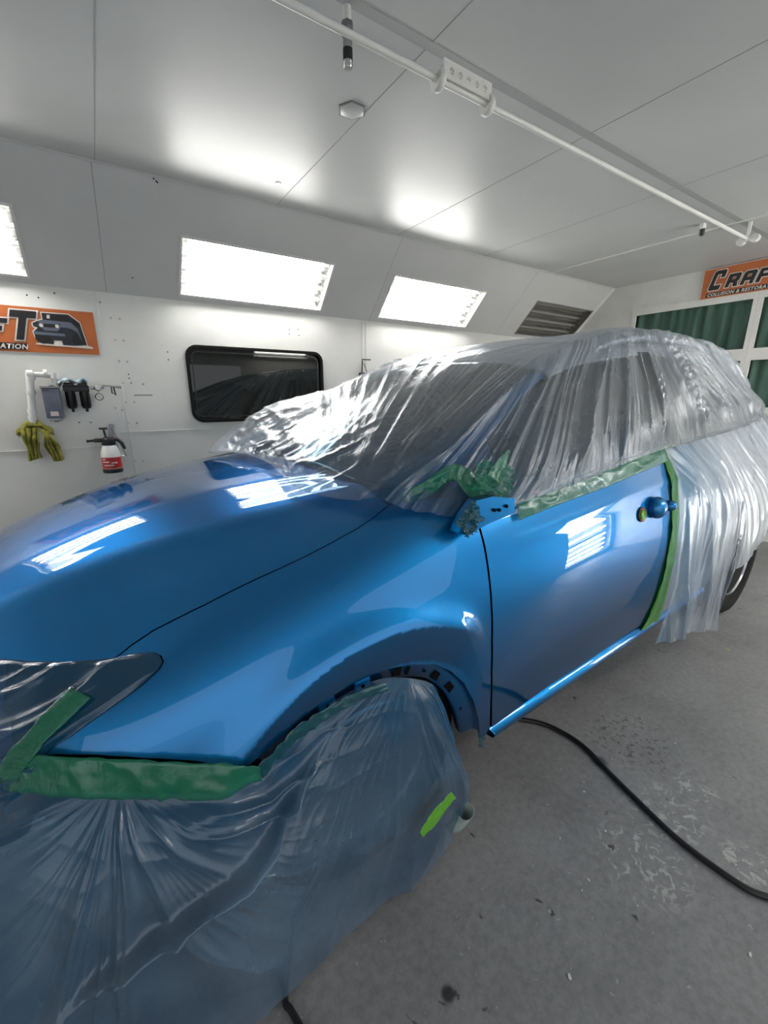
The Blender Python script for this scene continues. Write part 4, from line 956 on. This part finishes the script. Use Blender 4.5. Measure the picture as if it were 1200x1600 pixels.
for sg in (1, -1):
    lo, hi = (2.77, 3.85) if sg > 0 else (-3.85, -2.77)
    gpatch('front_pillar', .02, 1.9, lo, hi, M['paint'])
    gpatch('roof_edge', 1.9, 7.3, 3.3*sg if sg > 0 else -3.98, 3.98 if sg > 0 else -3.3, M['silver'], nu=80)
    for (a, b_) in ((.75, 3.72), (3.95, 5.55), (5.7, 6.95)):
        gpatch('side_window', a, b_, 3.98 if sg > 0 else -5.9, 5.9 if sg > 0 else -3.98, M['glass'])
    for (a, b_) in ((.2, .75), (3.72, 3.95), (5.55, 5.7), (6.95, 8)):
        gpatch('pillar', a, b_, 3.85*sg if sg > 0 else -6, 6 if sg > 0 else -3.85, M['paint_in' if a < 1 else 'matblack'], off=.002)
    us_ = np.linspace(2.9, 6.6, 40); PR = G(us_, 3.0*sg+0*us_)+np.stack([0*us_, 0*us_, .045*np.sin(np.linspace(0, math.pi, 40))**.35], 1)
    MB().tube(PR.tolist(), .018, 10).build('roof_rail', M['silver'], car)
MB().box((1.05, -.02, 1.675), (.08, .14, .03), bev=.008).build('roof_sticker', M['white_ink'], ws) if False else None

# door details
P_ = [ct(*p, -.905) for p in ((716, 833), (728, 806), (745, 782), (770, 776), (804, 778), (804, 802), (760, 820), (730, 837))]
br = MB().prism([(p[0], p[2]) for p in P_], lambda x, z, d: (x, -.905+d, z), .035).build('mirror_bracket', M['paint'], door)
for q_ in ((772, 797), (780, 797), (791, 791)):
    c_ = ct(*q_, -.907); MB().lathe([(.0001, 0), (.0055, 0), (.0055, .004)], tuple(c_), rot=Matrix.Rotation(R(90), 4, 'X'), seg=10).build('bolt_hole', M['matblack'], br)
Hh = [body(np.array(a), np.array(b_)) for a, b_ in D['handle']]; Nh = normals(np.array(9.27), np.array(5.06))
zax = Vector(Nh); xax = Vector(Hh[2]-Hh[0]).normalized(); yax = zax.cross(xax).normalized(); xax = yax.cross(zax)
RH = Matrix((xax, yax, zax)).transposed().to_4x4()
def ell(c_, rx, ry, rz, n=24, k=10):
    t_ = bmesh.new(); bmesh.ops.create_uvsphere(t_, u_segments=n, v_segments=k, radius=1); bmesh.ops.scale(t_, vec=(rx, ry, rz), verts=t_.verts); return t_
hb = MB(); hb._add(ell(0, .052, .050, .040), Matrix.Translation(Vector(Hh[1])+zax*.012) @ RH)
hd_ = hb.build('door_handle', M['paint'], door)
hb = MB(); hb._add(ell(0, .030, .026, .030), Matrix.Translation(Vector(Hh[2])+zax*.012) @ RH); hb.build('lock_cap', M['paint'], hd_)
MB().lathe([(.031, 0), (.033, .004), (.031, .008), (.025, .004), (.0001, .002)], tuple(Vector(Hh[0])+zax*.001), rot=RH @ Matrix.Diagonal((1, 1, 1, 1)), seg=28).build('handle_recess', M['bezel'], hd_)
MB().lathe([(.018, .004), (.021, .008), (.018, .011), (.010, .006)], tuple(Vector(Hh[0])+zax*.001), rot=RH, seg=20).build('recess_ring', M['tape_bright'], hd_)

# ================================================================== masking film
def nrm(P):
    nn = np.cross(np.gradient(P, axis=1), np.gradient(P, axis=0)); return nn/(np.linalg.norm(nn, axis=-1, keepdims=True)+1e-9)
FN = np.zeros((GN.shape[0], 11, 3)); FN[:, :7] = GN
FN[:, 0:3, 2] += .022; FN[:, 3] += (0, -.012, .045); FN[:, 4] += (0, -.03, .012); FN[:, 5] += (0, -.03, .01); FN[:, 6] += (0, -.010, .006)
FN[3:7, 3, 2] += .025; FN[3:7, 2, 2] += .03
FN[0, :7] = [(-.07, 0, 1.252), (-.10, -.33, 1.243), (-.115, -.55, 1.213), (.0, -.70, 1.195), (.07, -.765, 1.18), (.2, -.83, 1.15), (.36, -.884, 1.125)]
FN[1, 1:4, 2] += .02
FN[-1, :7] += (.06, -.03, -.02)
for i in range(GN.shape[0]):
    s_ = FN[i, 6, 0]; back = i >= 7
    w_ = .10*(i == 7)+.24*(i == 8)
    FN[i, 7] = (s_+.01, -.955+w_, 1.07); FN[i, 8] = (s_+.03, -.985+w_, .85); FN[i, 9] = (s_+.04, -1.0+w_, .58); FN[i, 10] = (s_+.05, -1.01+w_, .30)
FE = net(FN)
# cabin sheet
nu, nv = 420, 460
U, V = np.meshgrid(np.linspace(0, 8, nu), np.linspace(-6, 6, nv), indexing='ij')
P = FE(U, V); s_, t_, z_ = P[..., 0], P[..., 1], P[..., 2]
Nn = nrm(P); Vs = np.abs(V)
phi = np.arctan2(t_+.80, s_+.16); rr = np.hypot(t_+.80, s_+.16)
front = smooth(2.25, 1.7, U)*smooth(3.4, 2.9, Vs)
top = smooth(2.9, 2.4, Vs)*(1-front)
side = smooth(2.8, 3.4, Vs)
grow = smooth(.02, .5, U)
fr_d = front*(.010*ridge(phi*15+.4*vn(rr*3, phi*4), rr*.9, 3)+.005*ridge(phi*44, rr*1.6, 2.5))*(.35+.65*grow)
far = smooth(.05, .55, t_)*smooth(1.5, .3, U)
fr_d += front*far*(.07*np.sin(np.clip(U/1.3, 0, 1)*math.pi)+.014*ridge(s_*6+t_*3, t_*3, 2)*grow)
fr_d += smooth(.9, 0, U)*(.012*ridge(s_*9, t_*16, 2)+.012*vn(s_*20, t_*12))*smooth(0, .06, U)*smooth(5, 3.2, Vs)
tp_d = top*(.008*ridge(t_*5+s_*2, s_*1.0, 2)+.003*ridge(t_*16+s_*5, s_*1.5, 2))
hgt = (1.8-z_)
q = np.where(s_ < 2.1, (s_-1.75)/(.40+hgt*1.0), (s_-2.0)-hgt*1.35)
q = np.where(s_ < 2.1, q*7, q*6+1)
bl = smooth(1.9, 2.3, s_)
qa = (s_-1.75)/(.40+hgt)*9; qb = (s_-hgt*1.15)*9
sd_d = side*((1-bl)*(.034*ridge(qa, hgt*.8, 3.5)+.013*ridge(qa*2.4, hgt*1.1, 3)+.004*ridge(qa*6, hgt*2, 3))+bl*(.036*ridge(qb, hgt*.9, 3)+.014*ridge(qb*2.4, hgt*1.5, 3)+.005*ridge(qb*6, hgt*3, 3)))*(.25+.75*smooth(6, 5.3, Vs))
d = fr_d+tp_d+sd_d
P = P+Nn*(d+.004)[..., None]
ff = empty('cabin_masking_film', tuple(CO), YAW, 'crumpled clear plastic film over the windscreen, roof, side windows and rear of the car', 'plastic film')
ow = np.clip(smooth(.9, .0, U)*.6*smooth(.8, .2, np.abs(t_+.3))+smooth(5.0, 6.0, Vs)*smooth(4.2, 2.0, U)*(V > 0)*.9+smooth(2.1, .2, U)*smooth(2.5, 3.6, Vs)*(V > 0)*.65, 0, 1)*(.6+.5*vn(s_*5, t_*5))
uvA = np.stack([np.where(Vs < 3, (phi*.6)*front+(t_*.4+s_*.12)*(1-front), np.where(s_ < 2, qa*.08, qb*.08)), np.where(Vs < 3, rr, hgt)], -1)
gridmesh('cabin_sheet', P, M['film_cabin'], ff, uv=uvA, over=ow)
# hanging rear skirt
def u_of_s(sv, w_):
    us = np.linspace(0, 8, 400); out = np.empty_like(sv)
    for j in range(sv.shape[1]):
        ss = FE(us, np.full(400, w_[j]))[:, 0]; out[:, j] = np.interp(sv[:, j], ss, us)
    return out
ws_ = np.linspace(6, 10, 150)
zr = FE(np.full(150, 3.7), ws_)[:, 2]
tape_s = np.interp(zr, [.28, .40, .60, .96, 1.10, 1.25, 1.35], [1.47, 1.53, 1.62, 1.62, 1.60, 1.55, 1.50])
a_ = np.concatenate([np.linspace(0, .37, 170), np.linspace(.372, 1, 200)])
Sg = tape_s[None, :]+(4.0-tape_s[None, :])*a_[:, None]
Ug = u_of_s(Sg, ws_); Wg = np.broadcast_to(ws_, Ug.shape)
P = FE(Ug, Wg); hem = np.interp(P[..., 0], [1.45, 1.8, 2.05, 2.38, 2.40, 2.77, 3.0, 3.4, 4.2], [.34, .27, .21, .12, .50, .58, .69, .86, .90])
zz = P[..., 2]; zz = np.where(zz < 1.0, 1.0-(1.0-zz)*(1.0-hem)/(.70), zz); P[..., 2] = zz
s_, z_ = P[..., 0], P[..., 2]; Nn = nrm(P)
dn_ = smooth(1.25, .8, z_); qd = (s_-1.5)*6/(1+.35*dn_)
ed = smooth(0, .05, a_)[:, None]
qc = (s_-(1.8-z_)*1.15)*9
mixv = smooth(.9, 1.25, z_)
d = (mixv*(.028*ridge(qc, (1.8-z_)*1.4, 2.6)+.012*ridge(qc*2.6, (1.8-z_)*2.4, 2.2))*.6 +
     (1-mixv)*(.040*ridge(qd+z_*.9, z_*.6, 2.5)+.013*ridge(qd*2.6+z_, z_*1.0, 3)+.003*ridge(qd*7, z_*2, 2)))*ed
P = P+Nn*(d+.006)[..., None]
P[..., 2] += .012*(vn(s_*25, z_*0)-.5)*smooth(.6, .3, z_)
ow = np.clip(smooth(.28, 0, a_)[:, None]*.75*(.4+.8*vn(s_*8, z_*3)), 0, 1)+0*z_
gridmesh('hanging_skirt', P, M['film_hang'], ff, uv=np.stack([qd*.09, z_+0*qd], -1), over=ow)

# film tucked over headlamp and nose
nu, nv = 220, 220
U, V = np.meshgrid(np.linspace(0.0, 2.52, nu), np.linspace(2.45, 6.5, nv), indexing='ij')
def inpoly(X, Y, L):
    ins = np.zeros(X.shape, bool)
    for i in range(len(L)):
        (x1, y1), (x2, y2) = L[i-1], L[i]
        if y1 == y2: continue
        ins ^= ((y1 > Y) != (y2 > Y)) & (X < (x2-x1)*(Y-y1)/(y2-y1)+x1)
    return ins
np_o = [(0, 2.45)]+[(1.05, 2.45)]+D['hoodfront'][::-1]+[(2.03, 3.17)]+sh(D['hltip'], -.01)+sh(D['hlbot'], -.01)+[(.7, 5.6), (0, 5.6)]
# warp the grid so that its edge follows the lamp outline exactly: radial mapping from an inner point
ctr = np.array([.9, 3.9]); ol = []
for i in range(len(np_o)):
    a, b_ = np.array(np_o[i]), np.array(np_o[(i+1) % len(np_o)]); n = max(1, int(np.hypot(*(b_-a))/.05))
    for k in range(n): ol.append(a+(b_-a)*k/n)
ol.append(ol[0]); ol = np.array(ol); rad = np.linspace(0, 1, 90)
UVr = ctr+(ol[:, None]-ctr)*rad[None, :, None]
P = body(UVr[..., 0], UVr[..., 1]); Nn = normals(UVr[..., 0], UVr[..., 1]); s_, t_, z_ = P[..., 0], P[..., 1], P[..., 2]
ang = (z_-.62-(s_+.86)*.45)
d = (.010*ridge(ang*24, s_*3, 2.5)+.005*ridge(ang*60, s_*5, 2))*smooth(1.0, .85, rad)[None]+.004
P = P+Nn*d[..., None]
nf = empty('headlamp_masking_film', tuple(CO), YAW, 'blue-misted clear film stretched over the pointed headlamp and grille', 'plastic film')
gridmesh('sheet', P, M['film_nose'], nf, uv=np.stack([ang*1.2, s_], -1), over=(.5+.5*vn(s_*6, z_*6)))

# front skirt film from bumper line and wheel arch down to the floor
tu = np.array(D['film_top']); tp3 = body(tu[:, 0], tu[:, 1])+[0, .004, 0]
w9 = np.linspace(0, 1, len(tp3)-8); tp3[8:, 1] += .035*w9; tp3[8:, 2] -= .010*np.sin(w9*2.6); tp3[8:, 0] -= .03*w9**3
nose_t = [(-1.06, .45, .80), (-1.125, .15, .80), (-1.115, -.2, .80), (-1.05, -.47, .795), (-.965, -.63, .775)]
top_ = np.array(nose_t+tp3.tolist())
bot = np.array([(-1.45, .5, .02), (-1.5, .2, .02), (-1.5, -.2, .02), (-1.42, -.55, .02), (-1.3, -.75, .02), (-1.15, -.88, .02), (-1.05, -.93, .02), (-.97, -.955, .02), (-.90, -.965, .02),
 (-.82, -.975, .02), (-.73, -.98, .02), (-.62, -.985, .02), (-.52, -.98, .02), (-.44, -.975, .025), (-.36, -.972, .025), (-.28, -.97, .025), (-.20, -.967, .03), (-.12, -.965, .03), (-.04, -.965, .03), (.04, -.963, .03), (.11, -.955, .03), (.175, -.945, .04)])
bot = bot[:len(top_)] if len(bot) >= len(top_) else bot
assert len(bot) == len(top_), (len(bot), len(top_))
nu, nv = 620, 260
T_ = spl(top_, nu); B_ = spl(bot, nu); f = np.linspace(0, 1, nv)[None, :, None]
k = np.linspace(0, len(top_)-1, nu)
out = np.stack([-.7*smooth(8.5, 3, k)+.12*smooth(9, 21, k), -.15-.85*smooth(0, 7.5, k), 0*k], 1)
ff_ = f[..., 0]+0*k[:, None]
belly = np.sin(math.pi*ff_**.8)*(.055-.032*smooth(6, 19, k))[:, None]
P = T_[:, None]*(1-f)+B_[:, None]*f+out[:, None]*belly[..., None]
# vertical right edge: film falls straight from the arch before sweeping forward
edge = smooth(17, 21, k)[:, None]; P[..., 0] += edge*.065*np.sin(math.pi*np.minimum(ff_**1.5*1.1, 1))
kk = k[:, None]+0*ff_
def fan(k0, sc): return np.arctan2((kk-k0)*sc, ff_+.035)
wA = smooth(15.5, 12.5, kk); aA = fan(9.2, .10); aB = fan(18.2, .11); wob = .25*vn(kk*1.3, ff_*5)
def fset(a_, sd): return .026*ridge(a_*3.2+sd+wob, ff_*.9, 3)+.010*ridge(a_*8+sd+wob, ff_*1.6+3, 3)+.0045*ridge(a_*19+sd+wob*2, ff_*3, 2.5)*smooth(.95, .2, ff_)
fold = wA*fset(aA, 2.3)+(1-wA)*fset(aB, 7.7)
amp = smooth(0, .10, ff_)*(.55+.45*smooth(0, .6, ff_))
d = fold*amp
# slack swags under the bumper tape
sw = np.exp(-((kk-12.2)/3.2)**2)*smooth(.02, .08, ff_)*smooth(.42, .20, ff_)
line = ff_-.035*(kk-12.5)*(.6)
d = d*(1-.55*sw)+sw*.022*ridge(line*15+.5*vn(kk*1.1, ff_*3), kk*.3, 3)
# one big loose pleat running from the arch down towards the front
pl_ = ff_-(.16+.052*(14.5-kk)*.9); pm = smooth(6, 10.5, kk)*smooth(15.8, 13.5, kk)
d += .045*np.exp(-(pl_/.022)**2)*pm
Nn = nrm(P); sg = np.sign((Nn*out[:, None]).sum(-1)); Nn = Nn*np.where(sg == 0, 1, sg)[..., None]
P = P+Nn*d[..., None]
P[..., 2] = np.maximum(P[..., 2], .012+.01*vn(kk*6, ff_*4))
sf = empty('front_masking_film', tuple(CO), YAW, 'hazy overspray-dusted film hanging from the bumper line and wheel arch to the floor', 'plastic film')
ow = np.clip((smooth(.30, .03, ff_)*.8+smooth(13, 20, kk)*smooth(.75, .1, ff_)*.65+smooth(9.5, 6, kk)*.35)*(.5+.7*vn(kk*1.2, ff_*4)), 0, 1)
gridmesh('hanging_sheet', P, M['film_skirt'], sf, uv=np.stack([(wA*aA+(1-wA)*aB)*.22, ff_*1.6], -1), over=ow)
skirtP = P

# ------------------------------------------------------------------ masking tape strips
def tape(nm_label, A_, B_, m, off=.012, n=70, r_=10, wr=.006, seed=0, pts=False, parent=None):
    A_, B_ = spl(A_, n), spl(B_, n); g = np.linspace(0, 1, r_)[None, :, None]
    Q = A_[:, None]*(1-g)+B_[:, None]*g
    if pts: P_ = Q; Nn_ = nrm(P_); Nn_ = Nn_*np.where(Nn_[..., 1:2] > 0, -1, 1)
    else: P_ = body(Q[..., 0], Q[..., 1]); Nn_ = normals(Q[..., 0], Q[..., 1])
    x = np.linspace(0, n/6., n)[:, None]+0*g[..., 0]; y = g[..., 0]*2+0*x
    wv = wr*ridge(x+seed*7.3, y, 2)+wr*.5*vn(x*3+seed, y*3)
    P_ = P_+Nn_*(off+wv)[..., None]
    o = gridmesh('masking_tape', P_, m, None, uv=np.stack([x*.05, y*.1], -1)); o.location = tuple(CO); o.rotation_euler.z = YAW
    s2 = o.modifiers.new('thick', 'SOLIDIFY'); s2.thickness = .0008
    return tag(o, nm_label, 'masking tape', 'green masking tape strips')
tape('thin green tape strip along the top edge of the blue door', sh(D['t_door_a'], 0, -.2), D['t_door_b'], M['tape'], .014, wr=.007, seed=1)
tape('bright green tape strip running down the rear edge of the blue door', sh(D['t_rear_a'], -.035), sh(D['t_rear_b'], -.01), M['tape_bright'], .004, wr=.006, seed=2)
tape('wide green tape band below the fender along the bumper line', sh(D['t_bump_a'], 0, -.10), D['t_bump_b'], M['tape'], .010, wr=.008, seed=3)
tape('green tape strip crossing the film below the headlamp', D['t_lamp_a'], D['t_lamp_b'], M['tape'], .018, wr=.004, seed=4)
tape('blue-misted tape edge along the front wheel arch', D['t_arch_a'], D['t_arch_b'], M['tape_blue'], .004, wr=.008, seed=5)
A_ = [ct(u, v, t) for u, v, t in ((618, 772, -.745), (660, 750, -.765), (700, 726, -.785), (728, 735, -.80), (755, 752, -.835), (778, 775, -.87))]
B_ = [ct(u, v, t) for u, v, t in ((632, 786, -.755), (672, 770, -.775), (700, 750, -.79), (715, 762, -.81), (735, 785, -.85), (752, 808, -.89))]
tape('green tape strip bending from the windscreen corner down to the mirror bracket', A_, B_, M['tape'], .012, wr=.008, seed=6, pts=True)
def crumple(label, ctr3, sx, sz, m, seed, amp=.03, n=60, tilt=0):
    g = np.meshgrid(np.linspace(-.5, .5, n), np.linspace(-.5, .5, n), indexing='ij')
    rad_ = .8+.35*vn(np.arctan2(g[1], g[0])*2.2+seed, 0*g[0])
    x = g[0]*sx*rad_; z = g[1]*sz*rad_; d_ = amp*(ridge(g[0]*5+g[1]*2+seed, g[1]*4, 1.6)+.5*ridge(g[0]*11, g[1]*11+seed, 1.5)+.25*vn(g[0]*30, g[1]*30))
    c_, s2 = math.cos(tilt), math.sin(tilt)
    P_ = np.stack([ctr3[0]+c_*x-s2*z, ctr3[1]+.01-d_, ctr3[2]+s2*x+c_*z], -1)
    o = gridmesh('masking_tape', P_, m, None, uv=np.stack([x, z], -1)); o.location = tuple(CO); o.rotation_euler.z = YAW
    return tag(o, label, 'masking tape', 'green masking tape strips')
crumple('crumpled bunch of green tape above the mirror bracket', ct(766, 746, -.885), .16, .10, M['tape'], 3, .03, tilt=-.3)
crumple('crumpled piece of tape and film on the pointed front end of the mirror bracket', ct(734, 812, -.905), .085, .075, M['tape_blue'], 8, .018, n=40, tilt=.7)
A_ = [ct(u, v, -.90) for u, v in ((752, 742), (768, 722), (780, 708), (786, 702))]; B_ = [ct(u, v, -.90) for u, v in ((770, 752), (780, 735), (787, 715), (789, 704))]
tape('short torn tape end pointing up beside the side window', A_, B_, M['tape'], .012, n=24, wr=.006, seed=7, pts=True)
A_ = [ct(u, v, -1.02) for u, v in ((655, 1300), (668, 1278), (686, 1255), (704, 1236))]; B_ = [ct(u, v, -1.02) for u, v in ((659, 1306), (678, 1288), (694, 1268), (712, 1246))]
tape('short bright green tape strip near the rear edge of the hanging front film', A_, B_, M['tape_bright'], .0, n=24, wr=.004, seed=8, pts=True)
crumple('small green and silver tape scrap at the front end of the rocker panel', ct(752, 1158, -.93), .03, .045, M['tape_blue'], 5, .012, n=24)

# ------------------------------------------------------------------ floor things
def hose(pix, r_, label, extra0=(), extra1=(), z=None):
    pts = [tuple(e) for e in extra0]+[tuple(pt(u, v, 2, r_)) for u, v in pix]+[tuple(e) for e in extra1]
    P_ = spl(np.array(pts), 160); P_[:, 2] = np.maximum(P_[:, 2], r_)
    return tag(MB().tube(P_.tolist(), r_, 14).build('air_hose', M['hose']), label, 'hose')
hose([(820, 1125), (870, 1140), (910, 1165), (950, 1205), (1000, 1255), (1050, 1303), (1100, 1343), (1150, 1378), (1200, 1402)], .010, 'black rubber hose snaking from under the car across the grey floor', [(1.0, 1.6, .01), (1.25, 1.25, .01)], [(1.62, .02, .01), (1.8, -.12, .01)])
hose([(446, 1552), (452, 1575), (474, 1612)], .008, 'short end of black hose coming out under the hanging front film', [(.40, .95, .01), (.26, .86, .01)], [(.22, .60, .01)])
c_ = pt(716, 1287, 2, .10)
t = empty('paper_tube', (c_[0], c_[1], 0), 0, 'pale green rolled paper end sticking out behind the hanging front film', 'paper')
b_ = MB(); n = 28; rings = []
for k in range(n+1):
    a = R(-200+300*k/n); r_ = .05+.008*k/n
    r_ *= .5; rings.append([b_.bm.verts.new((r_*math.cos(a)*(1-.25*h)+.0*h, .02+r_*math.sin(a), .105+(h-.5)*.085+.02*math.cos(a))) for h in (0, .33, .66, 1)])
for a, b2 in zip(rings, rings[1:]):
    for k in range(3): b_.bm.faces.new((a[k], a[k+1], b2[k+1], b2[k]))
o = b_.build('paper_roll', M['paper'], t); s_ = o.modifiers.new('thick', 'SOLIDIFY'); s_.thickness = .002
o.rotation_euler = (R(15), R(20), R(-20)); o.location = (-.012, .03, -.0)
# paint chips lying about
random.seed(3)
chipm = mat('paint_chip', (.62, .62, .58), .6); chipy = mat('yellow_chip', (.55, .38, .10), .6)
def chip(u, v, sz, m, label, grp=None, nm='paint_chip'):
    c_ = pt(u, v, 2, 0); n = 6; L_ = []
    for k in range(n):
        a = 2*math.pi*k/n+random.uniform(-.3, .3); r_ = sz*random.uniform(.5, 1.1); L_.append((r_*math.cos(a), r_*.6*math.sin(a)))
    b_ = MB().prism(L_, lambda x, y, d: (x, y, .0005+d+.15*x), .0015).build(nm, m, smooth=False); b_.location = (c_[0], c_[1], .0015+sz*.12)
    b_.rotation_euler.z = random.uniform(0, 6)
    return tag(b_, label, 'chip', grp)
chip(1137, 1016, .014, chipy, 'small yellowish leaf-like chip on the floor near the rear wheel')
for u, v, s_ in ((1172, 1493, .008), (890, 1527, .008), (912, 1238, .006), (920, 1376, .005), (909, 1392, .004), (996, 1416, .004), (946, 1300, .007), (875, 1311, .004), (1055, 1162, .004), (1008, 1093, .005), (1113, 1047, .005), (957, 1187, .004)):
    chip(u, v, s_, chipm, 'small pale paint chip lying on the grey concrete floor', 'pale paint chips on the floor')
